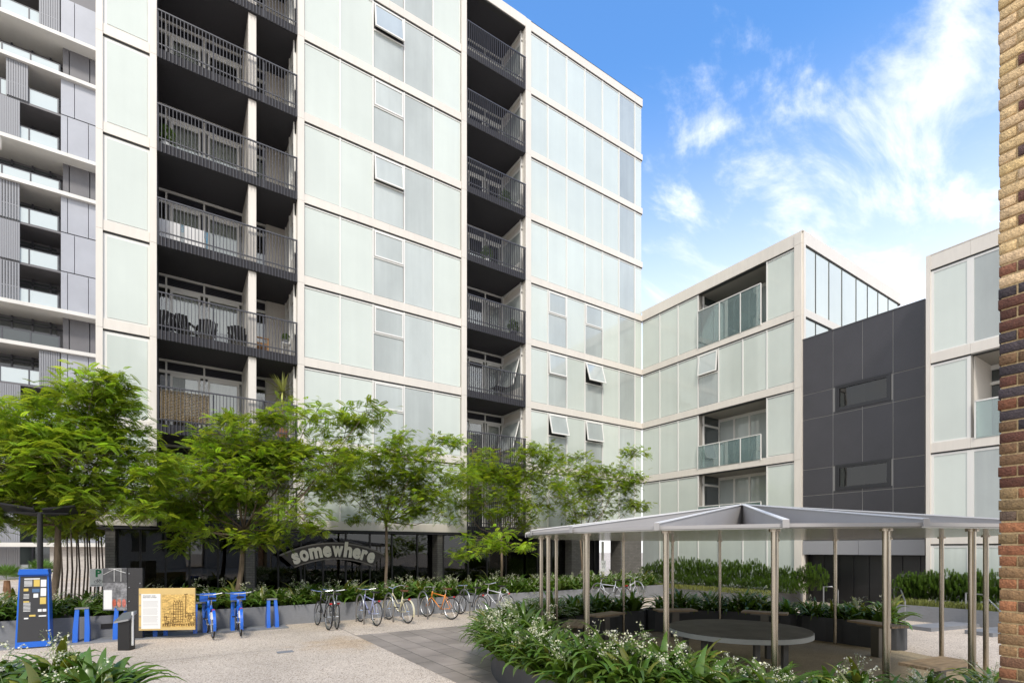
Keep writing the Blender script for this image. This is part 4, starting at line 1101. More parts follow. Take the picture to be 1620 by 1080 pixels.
def crown_mesh(clusters, seed, size=.36, per=10, tone_amp=.35):
    """clusters: (centre xyz, spread, outward xyz)"""
    rs = np.random.RandomState(seed); VV = []; TT = []
    for (c, sp, tn) in clusters:
        for j in range(per):
            az = rs.rand()*6.283; el = R(rs.uniform(-35, 40)); s = size*rs.uniform(.65, 1.2)
            d = np.array([math.cos(az)*math.cos(el), math.sin(az)*math.cos(el), math.sin(el)])
            up = np.array([0, 0, 1.]) + rs.randn(3)*.25; y = np.cross(up, d); y /= np.linalg.norm(y); z = np.cross(d, y)
            M = np.stack([d, y, z], 1)*s
            o_ = np.array(c) + rs.randn(3)*sp*np.array([1, 1, .6]) + d*.05
            VV.append(FT_V @ M.T + o_); t = tn*rs.uniform(1 - tone_amp, 1 + tone_amp)
            yv = rs.uniform(.9, 1.3); TT.append(np.tile([t*yv, t, t*.8], (len(FT_V), 1)))
    n = len(VV); V = np.concatenate(VV); T = np.concatenate(TT); F = (FT_F[None] + np.arange(n)[:, None, None]*len(FT_V)).reshape(-1, 4)
    me = np_mesh('crown', V, F, T); return me
def tree(name, label, cat, group, bpx, bY, fork, blobs, seed, trunk_r=.075, size=.34, per=9, dens=520, z0=.4, BK=None):
    rs = np.random.RandomState(seed)
    bx_, by_ = bpx if isinstance(bpx, tuple) else at(bpx, bY)
    Y0 = depth(bx_, by_)
    t = tag(empty(name, (bx_, by_, 0)), label, cat, group); O = Vector((bx_, by_, 0))
    top = atz(fork[0], fork[1], Y0) - O
    m = MB(); pts = [Vector((0, 0, z0 - .1)), Vector((0, 0, z0 + .3)) + Vector((top.x, top.y, 0))*.15, Vector((top.x*.55 + .04, top.y*.55, (top.z + z0)*.5)), top]
    m.tube(pts, [trunk_r*1.25, trunk_r, trunk_r*.85, trunk_r*.7], 9)
    clusters = []; sat = []
    for b in blobs:
        for _ in range(2):
            a_ = rs.uniform(0, 6.283); sat.append((b[0] + math.cos(a_)*(b[2] + rs.uniform(-4, 14)), b[1] + math.sin(a_)*(b[3] + rs.uniform(-3, 9)), rs.uniform(11, 20), rs.uniform(5, 9)) + tuple(b[4:]))
    for bi, b in enumerate(list(blobs) + sat):
        px, py, rx, ry = b[:4]; dy = b[4] if len(b) > 4 else rs.uniform(-.7, .7); tn = b[5] if len(b) > 5 else rs.uniform(.85, 1.15)
        Yb_ = Y0 + dy; c = atz(px, py, Yb_) - O; sx = rx/812.87*Yb_; sz = ry/812.87*Yb_
        # limb
        mid_ = top.lerp(c, .5) + Vector((0, 0, -.12*(c - top).length)); 
        if bi < len(blobs): cents = (cents if bi else []) + [c]; m.tube([top, mid_, c], [trunk_r*.42, trunk_r*.25, trunk_r*.1], 5)
        else: m.tube([cents[(bi - len(blobs))//2], c], [trunk_r*.12, .006], 4)
        nc = int(max(8, rx*ry*3.14/dens*2.8))
        for i in range(nc):
            v = rs.randn(3); v /= np.linalg.norm(v); rr = rs.uniform(.35, 1.0)**.6
            q = Vector((v[0]*sx*rr, v[1]*min(sx, 1.1)*rr, v[2]*sz*rr)); 
            # clumps hang in flat layers: pull heights towards three tiers
            tier = round(q.z/(sz*.55 + .001))*sz*.55; q.z = q.z*.55 + tier*.45
            p = c + q; clusters.append((tuple(p), .13, tn*rs.uniform(.65, 1.35)))
            if i % 2 == 0: m.tube([c + q*.1, c + q*.6 + Vector((0, 0, -.04)), p], [trunk_r*.14, trunk_r*.1, .005], 3, cap=False)
    m.build('trunk', BK or BARK, t, smooth=True)
    link('crown', crown_mesh(clusters, seed, size*.74, per + 2), LEAF, t)
    return t
TG = 'feathery-leaved trees rising from the long planter'
def pl(px, y=-2.6): return (on_y(px, y), y)
tree('feathery_tree', 'large feathery tree filling the left edge above the kiosk', 'tree', TG, (on_y(80, -3.0), -3.0), 0, (92, 830),
     [(45, 668, 75, 30, -.5, 1.2), (120, 640, 70, 26, -.2, 1.1), (150, 602, 50, 18), (195, 625, 30, 16), (20, 735, 85, 50, -.6, 1.25), (120, 725, 85, 42, -.7, 1.15), (55, 795, 90, 30), (155, 790, 60, 34),
      (225, 725, 40, 22), (-50, 690, 60, 60), (200, 680, 36, 22), (-40, 800, 60, 40), (85, 690, 80, 40), (90, 765, 90, 30, .8, .8), (215, 775, 40, 24)], 31, .09, .36, 9, 400)
tree('feathery_tree', 'feathery tree in front of the wide balconies, behind the blue bicycles', 'tree', TG, pl(372), 0, (386, 838),
     [(370, 745, 90, 34), (480, 740, 70, 36), (300, 780, 70, 34), (395, 705, 80, 30), (490, 662, 62, 26), (580, 652, 36, 15), (310, 745, 60, 34), (415, 765, 85, 34), (255, 800, 55, 26), (335, 842, 62, 17, -.8, 1.3), (525, 735, 50, 36), (470, 812, 55, 26), (365, 685, 60, 18), (330, 800, 50, 26, .5, .8), (445, 725, 50, 28), (545, 690, 30, 18), (415, 850, 26, 9)], 32, .085, .34, 9, 430)
tree('feathery_tree', 'open-crowned feathery tree right of the arched sign', 'tree', TG, pl(609), 0, (611, 825),
     [(640, 720, 50, 24), (560, 765, 40, 26), (690, 740, 40, 24), (610, 810, 40, 16), (640, 770, 60, 30), (580, 745, 36, 24), (670, 790, 44, 22), (615, 765, 48, 34), (655, 735, 38, 22), (688, 700, 26, 12), (592, 715, 30, 14), (645, 800, 50, 20), (705, 765, 36, 24), (570, 790, 26, 22), (545, 770, 26, 24), (700, 815, 34, 14), (625, 700, 20, 10)], 33, .06, .32, 8, 430)
tree('feathery_tree', 'feathery tree under the narrow balconies with a drooping branch coloured as if brightly lit', 'tree', TG, pl(792), 0, (793, 850),
     [(760, 770, 50, 30), (835, 765, 50, 30), (780, 745, 50, 28), (800, 795, 62, 30), (850, 738, 48, 22), (738, 740, 36, 16), (775, 852, 52, 15, -1.4, 1.6), (725, 800, 34, 24), (865, 785, 50, 28), (820, 822, 50, 16), (830, 715, 20, 9), (745, 870, 25, 7, -1.5, 1.6)], 34, .06, .32, 9, 430)  # raised tones put the lit look of the drooping branch into its leaf colour
tree('feathery_tree', 'feathery tree nearest the building corner, behind the canopy', 'tree', TG, pl(922), 0, (918, 850),
     [(900, 745, 50, 30), (945, 775, 45, 26), (925, 745, 45, 24), (990, 735, 20, 16), (955, 790, 40, 20), (905, 795, 36, 22), (975, 770, 26, 18), (885, 722, 26, 12), (1004, 800, 12, 6), (905, 765, 40, 22), (935, 815, 40, 9), (985, 755, 22, 14)], 35, .055, .32, 9, 440)
for i, (p, y) in enumerate(((97, 2.2), (103, 5.0), (112, 1.5), (125, 3.5), (131, 6.0), (137, 2.6), (143, 4.6), (149, 7.2), (155, 3.2), (162, 5.4), (118, 8.0), (90, 7.0))):
    q = pl(p, y); d_ = depth(*q)
    t = tree('slender_tree', 'thin dark trunk in the grove left of the brick pier', 'tree', 'slender trees in the grove behind the kiosk', q, 0, (p + (-2, 3, 0)[i % 3], 845 - (i % 3)*5),
         [(p + 5, 800, 34, 26, 0, .6), (p - 14, 828, 28, 12, .5, .55), (p + 22, 825, 28, 12, .3, .55)], 50 + i, .032, .34, 8, 700, z0=.1, BK=TWIG)

# ------------------------------------------------------------------ bicycles
def wheel(par, x, r=.335, rimM=CHROME, tyreM=TYRE, guard=None):
    w_ = empty('wheel'); w_.parent = par; w_.location = (x, 0, r)
    m = MB(); m.tube([(math.cos(a)*(r - .018), 0, math.sin(a)*(r - .018)) for a in np.linspace(0, 2*math.pi, 33)[:-1]], .018, 6, closed=True); m.build('tyre', tyreM, w_)
    m = MB(); m.tube([(math.cos(a)*(r - .04), 0, math.sin(a)*(r - .04)) for a in np.linspace(0, 2*math.pi, 33)[:-1]], .011, 4, closed=True)
    m.tube([(0, -.05, 0), (0, .05, 0)], .022, 8)
    for k in range(20):
        a = 2*math.pi*k/20; m.tube([(0, .02*(-1)**k, 0), (math.cos(a)*(r-.045), 0, math.sin(a)*(r-.045))], .0022, 3, cap=False)
    m.build('rim', rimM, w_)
    if guard:
        m = MB(); A = np.linspace(R(20), R(200), 14) if x < 0 else np.linspace(R(0), R(165), 12)
        for a, b in zip(A, A[1:]):
            p = [(math.cos(q)*(r + .02), y, math.sin(q)*(r + .02)) for q in (a, b) for y in (-.03, .03)]; m.quad(p[0], p[1], p[3], p[2])
        m.build('mudguard', guard, w_)
def bicycle(label, paint, group, loc, rz, share=False, step=False, lean=0.0, extra=None, rimM=CHROME, saddleM=BLACK, bars='flat', guard=None):
    t = tag(empty('share_bicycle' if share else 'bicycle', loc, rz), label, 'bicycle', group); t.rotation_euler = (lean, 0, rz); t.scale = (1.07, 1.07, 1.07)
    r = .33; rr_ = .016 if not share else .026
    wheel(t, -.52, r, rimM, guard=guard); wheel(t, .54, r, rimM, guard=guard)
    bb = (-.08, 0, .28); st = (-.24, 0, .74); hd0 = (.36, 0, .62); hd1 = (.33, 0, .80)
    m = MB()
    if share or step:
        m.tube([hd0, (.1, 0, .38), bb], rr_*1.4, 8); m.tube([bb, st], rr_, 8)
        if step: m.tube([hd1, (.02, 0, .52), (-.17, 0, .56)], rr_, 8)
    else:
        m.tube([hd0, bb], rr_, 8); m.tube([bb, st], rr_, 8); m.tube([(-.22, 0, .68), (.34, 0, .75)], rr_, 8)
    m.tube([hd0, hd1], rr_*1.2, 8)
    for s in (-1, 1):
        m.tube([bb, (-.30, .04*s, .31), (-.52, .05*s, r)], rr_*.6, 6); m.tube([(st[0], 0, .68), (-.30, .045*s, .62), (-.52, .05*s, r)], rr_*.55, 6)
        m.tube([(.37, .01*s, .60), (.42, .045*s, .55), (.54, .05*s, r)], rr_*.75, 6)
    m.build('frame', paint, t, smooth=True)
    m = MB(); m.tube([hd1, (.30, 0, .93)], .013, 6)
    if bars == 'drop':
        m.tube([(.30, 0, .93), (.40, 0, .93)], .013, 6)
        for s in (-1, 1): m.tube([(.40, 0, .93), (.40, .18*s, .93), (.48, .2*s, .91), (.5, .2*s, .84), (.42, .2*s, .80), (.36, .2*s, .80)], .012, 6)
    elif bars == 'cruiser':
        for s in (-1, 1): m.tube([(.32, 0, .93), (.36, .12*s, .98), (.30, .26*s, 1.03), (.12, .31*s, 1.0)], .012, 6)
    else:
        m.tube([(.26, -.30, .98), (.32, -.1, .94), (.32, .1, .94), (.26, .30, .98)], .013, 6)
    h = m.build('handlebar', CHROME if not share else GALV, t)
    for s in (-1, 1):
        m = MB(); e = (.26, .30*s, .98) if bars == 'flat' else ((.12, .31*s, 1.0) if bars == 'cruiser' else (.36, .2*s, .80)); m.tube([e, (e[0] - .1, e[1] + .02*s, e[2])], .018, 6)
        m.build('grip', BLACK if bars != 'cruiser' else saddleM, h)
    m = MB(); m.tube([st, (-.26, 0, .90)], .013, 6); m.build('seat_post', CHROME, t)
    m = MB(); m.v = [(-.42, -.09, .93), (-.42, .09, .93), (-.25, .075, .92), (-.12, .02, .925), (-.12, -.02, .925), (-.25, -.075, .92), (-.41, -.07, .88), (-.41, .07, .88), (-.25, .05, .88), (-.13, .012, .90), (-.13, -.012, .90), (-.25, -.05, .88)]
    m.f = [(0, 5, 4, 3, 2, 1), (6, 7, 8, 9, 10, 11), (0, 1, 7, 6), (1, 2, 8, 7), (2, 3, 9, 8), (3, 4, 10, 9), (4, 5, 11, 10), (5, 0, 6, 11)]; m.build('saddle', saddleM, t)
    m = MB(); m.tube([(-.08, -.07, .28), (-.08, .07, .28)], .02, 8); m.tube([(-.08, -.08, .28), (-.02, -.08, .13)], .009, 5); m.tube([(-.08, .08, .28), (-.14, .08, .43)], .009, 5)
    m.tube([(-.08 + math.cos(a)*.09, -.055, .28 + math.sin(a)*.09) for a in np.linspace(0, 6.283, 17)[:-1]], .006, 4, closed=True)
    m.tube([(-.08, -.055, .37), (-.52, -.05, .36)], .004, 4); m.tube([(-.08, -.055, .19), (-.52, -.05, .30)], .004, 4)
    ck = m.build('crank', GALV, t)
    MB().box(-.07, .03, -.16, -.085, .12, .14).build('pedal', BLACK, ck); MB().box(-.19, -.09, .085, .16, .42, .44).build('pedal', BLACK, ck)
    m = MB(); m.box(-.62, -.6, -.03, .03, .62 if share else .66, .68 if share else .70); m.build('tail_light', RED, t)
    if share:
        m = MB(); m.box(.40, .62, -.17, .17, .78, .80); m.box(.40, .42, -.17, .17, .80, .98); m.box(.60, .62, -.15, .15, .80, .93); m.box(.42, .60, -.17, -.15, .80, .95); m.box(.42, .60, .15, .17, .80, .95); m.build('basket', BLUE, t)
        m = MB(); m.box(-.74, -.50, -.04, .04, .53, .67) if False else m.box(-.62, -.46, -.045, .045, .45, .60); m.build('tail_panel', WHITE, t)
    if extra == 'rack':
        m = MB(); m.box(-.68, -.30, -.06, .06, .71, .725)
        for s in (-1, 1): m.tube([(-.6, .06*s, .71), (-.52, .06*s, r)], .006, 4)
        m.build('carrier', GALV, t)
    return t
def pnt(nm, c, coat=.4): return mat(nm, c, .35, coat=coat)
# share bicycles, front wheel in the dock, tail towards the camera
for px, lab in ((335, 'blue share bicycle docked beside the yellow board'), (383, 'blue share bicycle with black seat at the dock under the leaning trunk')):
    x = on_y(px, -5.9); bicycle(lab, BLUE, 'blue share bicycles in their docks', (x + .0, -5.22, .045 if False else .03), R(90 + (3 if px == 335 else -2)), share=True, guard=MATS['blue paint'])
BG = 'private bicycles leaning at the hoops'
specs = [(518, 'black bicycle, left one of the tangled pair of black bicycles', pnt('gloss black', (.015, .015, .018)), dict(rimM=GALV)),
         (536, 'black bicycle with a red tail light, right one of the tangled pair', pnt('matt black', (.02, .02, .022), .1), dict(extra='rack')),
         (592, 'slim lilac bicycle between the black pair and the cream one', pnt('lilac paint', (.28, .30, .50)), dict(rimM=CHROME)),
         (640, 'cream step-through bicycle with swept handlebars', pnt('cream paint', (.62, .57, .38)), dict(step=True, bars='cruiser', saddleM=mat('brown leather', (.16, .07, .03), .5), guard=MATS['cream paint'] if 'cream paint' in MATS else None)),
         (706, 'orange road bicycle standing at the paver strip', pnt('orange paint', (.72, .24, .03)), dict(bars='drop', saddleM=MATS.get('brown leather') or BLACK)),
         (757, 'dark bicycle with white bars leaning at the round hoop', pnt('graphite paint', (.05, .05, .055)), dict(bars='drop'))]
ang = {518: 92, 536: 84, 592: 96, 640: 99, 706: 108, 757: 100}
for px, lab, P_, kw in specs:
    x = on_y(px, -5.75)
    bicycle(lab, P_, BG, (x, -5.2, 0), R(ang[px]), lean=R(rl_.uniform(-4, 4)), **kw)
bicycle('bicycle half hidden by the planter flowers left of the canopy', pnt('white bike paint', (.6, .6, .62)), BG, (on_y(786, -5.2), -5.1, 0), R(104))
bicycle('silver bicycle seen through the canopy posts beyond the lilies', pnt('silver paint', (.45, .47, .5)), BG, (on_y(962, -4.8), -4.9, 0), R(150), lean=R(5))
bicycle('white bicycle with blue bag beyond the back planters', MATS['white bike paint'], BG, (on_y(1000, -4.9), -4.9, 0), R(25), bars='cruiser')
HG = 'bicycle parking hoops'
for i, px in enumerate((527, 572, 618, 672, 738, 800, 950, 1012)):
    x = on_y(px, -5.0)
    wh = ('between the two black bicycles', 'left of the lilac bicycle', 'left of the cream bicycle', 'between the cream and orange bicycles', 'with the dark bicycle leaning on it', 'behind the flowers of the curved planter', 'seen between the canopy posts', 'farthest right, beyond the back planters')[i]
    m = MB(); m.tube([(0, -.38, 0), (0, -.38, .5)] + [(0, -math.cos(a)*.38, .5 + math.sin(a)*.36) for a in np.linspace(0.15, 3.0, 12)] + [(0, .38, .5), (0, .38, 0)], .024, 8)
    o = m.build('bike_hoop', GALV, None, smooth=True); o.location = (x, -4.85, 0); tag(o, 'galvanised parking hoop ' + wh, 'bike hoop', HG)

# ------------------------------------------------------------------ docks, plinth, kiosk
m = MB(); m.box(-36, on_y(456, -4.7), -4.78, -4.02, .0, .03); o = m.build('dock_plinth', CONC); tag(o, 'thin grey plinth under the blue docks', 'plinth')
dl = ('left of the information boards', 'behind the small ticket post', 'behind the yellow board', 'holding the first blue bicycle', 'holding the second blue bicycle', 'empty, at the right end of the plinth')
for px, w_ in zip((130, 192, 254, 316, 374, 430), dl):
    t = tag(empty('bike_dock', (on_y(px, -4.4), -4.4, .03)), 'blue twin-pillar bicycle dock ' + w_, 'bike dock', 'blue bicycle docks')
    for s in (-1, 1):
        m = MB(); b = len(m.v)
        xo, xi = .175*s, .065*s
        lo = [(xi*1.1, -.22), (xo*1.05, -.22), (xo*1.05, .08), (xi*1.1, .08)]; hi = [(xi*.9, -.06), (xo*.85, -.06), (xo*.85, .06), (xi*.9, .06)]
        m.v = [(x, y, 0) for x, y in lo] + [(x, y, .30) for x, y in [(lo[0][0], -.16), (lo[1][0], -.16), lo[2], lo[3]]] + [(x, y, .76) for x, y in hi]
        m.f = [(3, 2, 1, 0)]
        for a in (0, 4):
            for k in range(4): l = (k+1) % 4; m.f.append((a+k, a+l, a+4+l, a+4+k))
        m.f.append((8, 9, 10, 11)); m.build('pillar', BLUE, t)
    m = MB(); m.box(-.155, .155, -.075, .075, .762, .80); m.build('cap', GALV, t); t.scale = (.85, 1, 1)
kx, ky = on_y(55, -4.62), -4.62
kio = tag(empty('bike_kiosk', (kx, ky, .03)), 'blue and black bike hire kiosk with small notices on its sloping face', 'kiosk')
m = MB()
def trap(y0, y1, w0, w1, z0, z1, y0t=None):
    y0t = y0 if y0t is None else y0t; b = len(m.v)
    m.v += [(-w0, y0, z0), (w0, y0, z0), (w0, y1, z0), (-w0, y1, z0), (-w1, y0t, z1), (w1, y0t, z1), (w1, y1, z1), (-w1, y1, z1)]
    n = b; m.f += [(n, n+3, n+2, n+1), (n+4, n+5, n+6, n+7), (n, n+1, n+5, n+4), (n+1, n+2, n+6, n+5), (n+2, n+3, n+7, n+6), (n+3, n, n+4, n+7)]
trap(-.22, .22, .37, .315, 0, 1.62, -.08); m.build('body', BLUE, kio)
m = MB(); b = 0; m.prism_y([(-.33, 1.62), (.33, 1.62), (.30, 1.74), (-.30, 1.74)], -.14, .24); m.build('hood', BLUE, kio)
sl = (.14/1.62)
def onface(x, z, d=.006): return (x, -.22 + z*sl - d, z)
m = MB(); P = [onface(-.325, .13), onface(.325, .13), onface(.285, 1.58), onface(-.285, 1.58)]; q = [(x, y + .02, z) for x, y, z in P]; m.v = P + q; m.f = [(0, 1, 2, 3), (7, 6, 5, 4), (0, 4, 5, 1), (1, 5, 6, 2), (2, 6, 7, 3), (3, 7, 4, 0)]; m.build('face_plate', mat('kiosk charcoal', (.035, .035, .037), .45), kio)
YEL = mat('yellow label', (.62, .45, .10), .5); PAPER = mat('white label', (.74, .74, .72), .55)
def stickers(lst, M, name):
    for x0, x1, z0, z1 in lst: MB().quad(onface(x0, z0, .009), onface(x1, z0, .009), onface(x1, z1, .009), onface(x0, z1, .009)).build(name, M, kio)
stickers([(.00, .13, 1.35, 1.50), (-.21, -.11, 1.25, 1.31), (.14, .27, .95, 1.10), (-.21, -.09, 1.00, 1.03), (-.08, .05, .68, .72)], YEL, 'yellow_label')
stickers([(-.20, .13, 1.51, 1.535)] + [(-.20, -.03, 1.36 + i*.028, 1.374 + i*.028) for i in range(5)] + [(.15, .27, 1.34, 1.50), (.15, .27, 1.13, 1.31), (.0, .10, 1.10, 1.19)] +
         [(-.21, -.09, 1.09 + i*.028, 1.10 + i*.028) for i in range(4)] + [(-.21, -.06, .80 + i*.03, .812 + i*.03) for i in range(7)] + [(.10, .18, .78, .84), (.20, .28, .78, .84), (.12, .28, .67, .70), (-.19, -.10, .63, .66)], PAPER, 'white_label')
kio.scale = (.79, 1, 1)
stickers([(-.03, .13, 1.22, 1.30)], mat('kiosk screen', (.09, .16, .28), .15), 'screen')
me = text_mesh('MELBOURNE BIKE SHARE', .115, .002, .002); m = MB()
Mx = Matrix.Translation((.362, .10, .12)) @ Matrix.Rotation(R(-2), 4, 'Y') @ Matrix.Rotation(R(90), 4, 'Z') @ Matrix.Rotation(R(90), 4, 'X') @ Matrix.Rotation(R(90), 4, 'Z')
add_mesh(m, me, Mx); m.build('side_lettering', WHITE, kio)
mast = tag(empty('solar_mast', (kx + .05, ky + .25, 0)), 'black mast with two flat dark solar panels above the kiosk', 'mast')
m = MB(); m.cyl(0, 0, 0, 3.05, .055, 12); m.build('pole', BLACK, mast)
SOL = mat('solar cell', (.012, .012, .015), .6)
for s in (-1, 1):
    m = MB(); m.obox((.36*s, 0, 3.12), (.29, 0, .05*s), (0, .26, -.07), (0, -.003, .02)); m.build('solar_panel', SOL, mast)
m = MB(); m.obox((0, 0, 3.06), (.5, 0, 0), (0, .03, 0), (0, 0, .02)); m.build('bracket', BLACK, mast)

# ------------------------------------------------------------------ information boards
tp = court(*( ((219 - 810)/812.87*12.7), 12.7)); FZ = R(0)
tot = tag(empty('info_totem', (*tp, 0), -TH * .9), 'black information totem with a dark photograph panel on its left', 'sign')
m = MB(); m.box(-.24, .12, -.04, .04, 0, 1.76); m.build('pillar', mat('gloss charcoal', (.02, .02, .021), .2, coat=.5), tot)
m = MB()
for i in range(4): m.ball((-.19, -.045, .6 + i*.34), .018, 6); 
for i in range(5): m.ball((.07, -.045, .30 + i*.27), .018, 6)
m.build('bolt', GALV, tot)
pc_ = MB(); pc_.box(-.80, -.24, -.055, -.042, .72, 1.76); po = pc_.build('photo_panel', mat('photo grey', (.17, .17, .175), .4, noise=[(5, .6, (1, 1, 1)), (16, .5, (1, 1, 1))]), tot)
m = MB(); m.box(-.80, -.24, -.060, -.0555, 1.40, 1.755); m.build('photo_upper', mat('photo dark', (.07, .07, .072), .4, noise=[(6, .4, (1, 1, 1))]), po)
m = MB(); m.box(-.78, -.46, -.062, -.0605, .74, 1.2) if False else m.box(-.78, -.585, -.0605, -.0555, .75, 1.22); m.build('caption_sheet', PAPER, po)
m = MB(); m.tube([(-.53, -.066, 1.73), (-.53, -.066, 1.43)], .006, 4); m.tube([(-.37, -.066, 1.73), (-.37, -.066, 1.43)], .005, 4); m.tube([(-.78, -.066, 1.60), (-.53, -.066, 1.73), (-.26, -.066, 1.64)], .006, 4); m.tube([(-.66, -.066, 1.74), (-.36, -.066, 1.74)], .006, 4); m.build('drawn_frame', PAPER, po)
for i, c in enumerate(((.42, .09, .05), (.50, .20, .13), (.48, .14, .11))):
    m = MB(); m.prism_y([(-.53 + i*.115 + math.cos(a)*.045, .90 + math.sin(a)*.105) for a in np.linspace(0, 6.283, 15)[:-1]], -.064, -.0605); m.build('picture_oval', mat('oval red %d' % i, c, .5, noise=[(14, .5, (1, 1, 1))]), po)
yb = tag(empty('yellow_board', (*at(265, 12.75), 0), -TH * .8), 'yellow information board with a sepia drawing of a tall brewery tower', 'sign')
YB = mat('yellow ochre board', (.60, .43, .17), .45, noise=[(1.5, .1, (1, 1, 1))])
hw = .65; zb, zt = .22, 1.26
m = MB(); m.box(-hw, hw, -.02, .02, zb, zt); m.build('board', YB, yb)
m = MB(); m.box(-hw + .06, -hw + .50, -.026, -.0205, zb + .04, zt - .14); sh = m.build('text_sheet', PAPER, yb)
INK = mat('printed ink', (.16, .16, .16), .7); INK2 = mat('printed grey text', (.50, .49, .47), .7)
me = text_mesh('FOUNDRY AND\nBREWERY STREET', .040, .0006, .0004); mb = MB(); add_mesh(mb, me, Matrix.Translation((-hw + .10, -.0275, zt - .20)) @ Matrix.Rotation(R(90), 4, 'X')); mb.build('heading', INK, sh)
m = MB(); rz_ = random.Random(4)
for i in range(26):
    z = zt - .32 - i*.0235
    if z < zb + .1: break
    if i % 8 == 7: continue
    m.quad((-hw + .10, -.0268, z), (-hw + .46 - rz_.random()*.05, -.0268, z), (-hw + .46 - rz_.random()*.05, -.0268, z + .009), (-hw + .10, -.0268, z + .009))
m.build('printed_text', INK2, sh)
m = MB(); x0 = -hw + .53
m.quad((x0, -.0215, zb + .07), (hw - .01, -.0215, zb + .07), (hw - .01, -.0215, zt - .16), (x0, -.0215, zt - .16)); dr = m.build('drawing_ground', mat('sepia drawing', (.55, .36, .11), .5, noise=[(9, .45, (1, 1, 2)), (30, .35, (1, 1, 1))]), yb)
SEP = mat('sepia ink', (.14, .075, .02), .7); m = MB(); tx = x0 + .38; d = -.026
def bar(xa, za, xb, zb_, w_=.004): m.tube([(xa, d, za), (xb, d, zb_)], w_, 4)
for dx in (-.11, -.055, 0, .055, .11): bar(tx + dx, zb + .12, tx + dx, zb + .66)
for i in range(9): bar(tx - .11, zb + .14 + i*.063, tx + .11, zb + .14 + i*.063)
for dx, h in ((-.11, .66), (-.055, .66), (0, .66), (.055, .66)): bar(tx + dx, zb + h, tx + dx + .027, zb + h + .07); bar(tx + dx + .027, zb + h + .07, tx + dx + .055, zb + h)
bar(tx + .17, zb + .3, tx + .18, zb + .86, .008); bar(tx + .14, zb + .88, tx + .22, zb + .89, .008)
for i in range(40):
    xa = x0 + .03 + rz_.random()*.72; za = zb + .09 + rz_.random()*.34; w_ = .03 + rz_.random()*.08; h = .02 + rz_.random()*.07
    if abs(xa - tx) < .12 and za > zb + .2: continue
    for a in ((xa, za, xa + w_, za), (xa, za + h, xa + w_, za + h), (xa, za, xa, za + h), (xa + w_, za, xa + w_, za + h)): bar(*a, .003)
for i in range(14): xa = x0 + .03 + i*.054; bar(xa, zb + .10, xa, zb + .16, .008)
m.build('drawing', SEP, dr)
tk = tag(empty('ticket_post', (*at(199, 11.35), 0), -TH), 'short black post with a pale sloping top in front of the totem', 'post')
m = MB(); m.box(-.11, .14, -.09, .09, 0, .66); m.build('body', BLACK, tk)
m = MB(); m.v = [(-.16, -.14, .60), (.16, -.14, .66), (.16, .12, .80), (-.16, .12, .74), (-.16, -.14, .64), (.16, -.14, .70), (.16, .12, .86), (-.16, .12, .80)]; m.f = [(0, 3, 2, 1), (4, 5, 6, 7), (0, 1, 5, 4), (1, 2, 6, 5), (2, 3, 7, 6), (3, 0, 4, 7)]; m.build('top', GALV, tk)
m = MB(); m.box(.142, .165, -.02, .02, .1, .84); m.build('strap', WHITE, tk)
ps = tag(empty('parking_sign', (*at(153, 14.3), 0), -TH * .4), 'white parking sign with a green P and a bicycle symbol beside the totem', 'sign')
zp1, zp0 = EYE + (869.6 - 899)/812.87*14.3, EYE + (869.6 - 927)/812.87*14.3
m = MB(); m.cyl(0, .03, 0, zp1, .025, 8); m.build('pole', GALV, ps)
m = MB(); m.box(-.16, .16, -.012, .0, zp0, zp1); pf = m.build('plate', WHITE, ps)
GRN = mat('sign green', (.01, .22, .07), .5)
me = text_mesh('P', .27, .012, .001, 'CENTER'); mb = MB(); add_mesh(mb, me, Matrix.Translation((.04, -.014, zp1 - .22)) @ Matrix.Rotation(R(90), 4, 'X')); mb.build('letter', GRN, pf)
m = MB(); zc = zp0 + .13
for xx in (-.01, .10): m.tube([(xx + math.cos(a)*.04, -.015, zc + math.sin(a)*.04) for a in np.linspace(0, 6.283, 17)[:-1]], .004, 4, closed=True)
for a, b in (((-.01, 0), (.02, .06)), ((.02, .06), (.08, .06)), ((.08, .06), (.10, 0)), ((.02, .06), (.045, 0)), ((.045, 0), (.08, .06)), ((-.01, 0), (.045, 0)), ((.08, .06), (.075, .085)), ((.02, .06), (.015, .075))): m.tube([(a[0], -.015, zc + a[1]), (b[0], -.015, zc + b[1])], .004, 4)
m.box(-.12, .12, -.0145, -.013, zp0 + .03, zp0 + .05); m.build('pictogram', INK, pf)
m = MB(); gz0, gz1 = .24, .36; m.box(-.28, .28, -.02, -.0, gz0, gz1)
o = m.build('wall_vent', BLACK); o.location = (on_y(182, -4.0), -4.0, 0); tag(o, 'dark slot vent in the face of the grey planter left of the totem', 'vent')
# sign on pole near the corner
qp = (on_y(953.5, -1.9), -1.9); sg = tag(empty('pole_sign', (*qp, 0)), 'small white notice on a pale pole in the planter near the building corner', 'sign')
m = MB(); m.box(-.06, .06, -.03, .03, 0, z_at(856, *qp)); m.build('pole', mat('pale pole', (.5, .48, .42), .5), sg)
m = MB(); m.box(-.16, .16, -.045, -.033, z_at(903, *qp), z_at(886, *qp)); pf = m.build('plate', WHITE, sg)
m = MB(); zc = (z_at(903, *qp) + z_at(886, *qp))/2
for xx, zz in ((-.05, .1), (.05, .1), (-.05, -.08), (.05, -.08)): m.tube([(xx + math.cos(a)*.03, -.048, zc + zz + math.sin(a)*.03) for a in np.linspace(0, 6.283, 11)[:-1]], .008, 4, closed=True)
m.box(-.08, .08, -.0475, -.0455, zc - .01, zc + .015); m.build('pictogram', INK, pf)
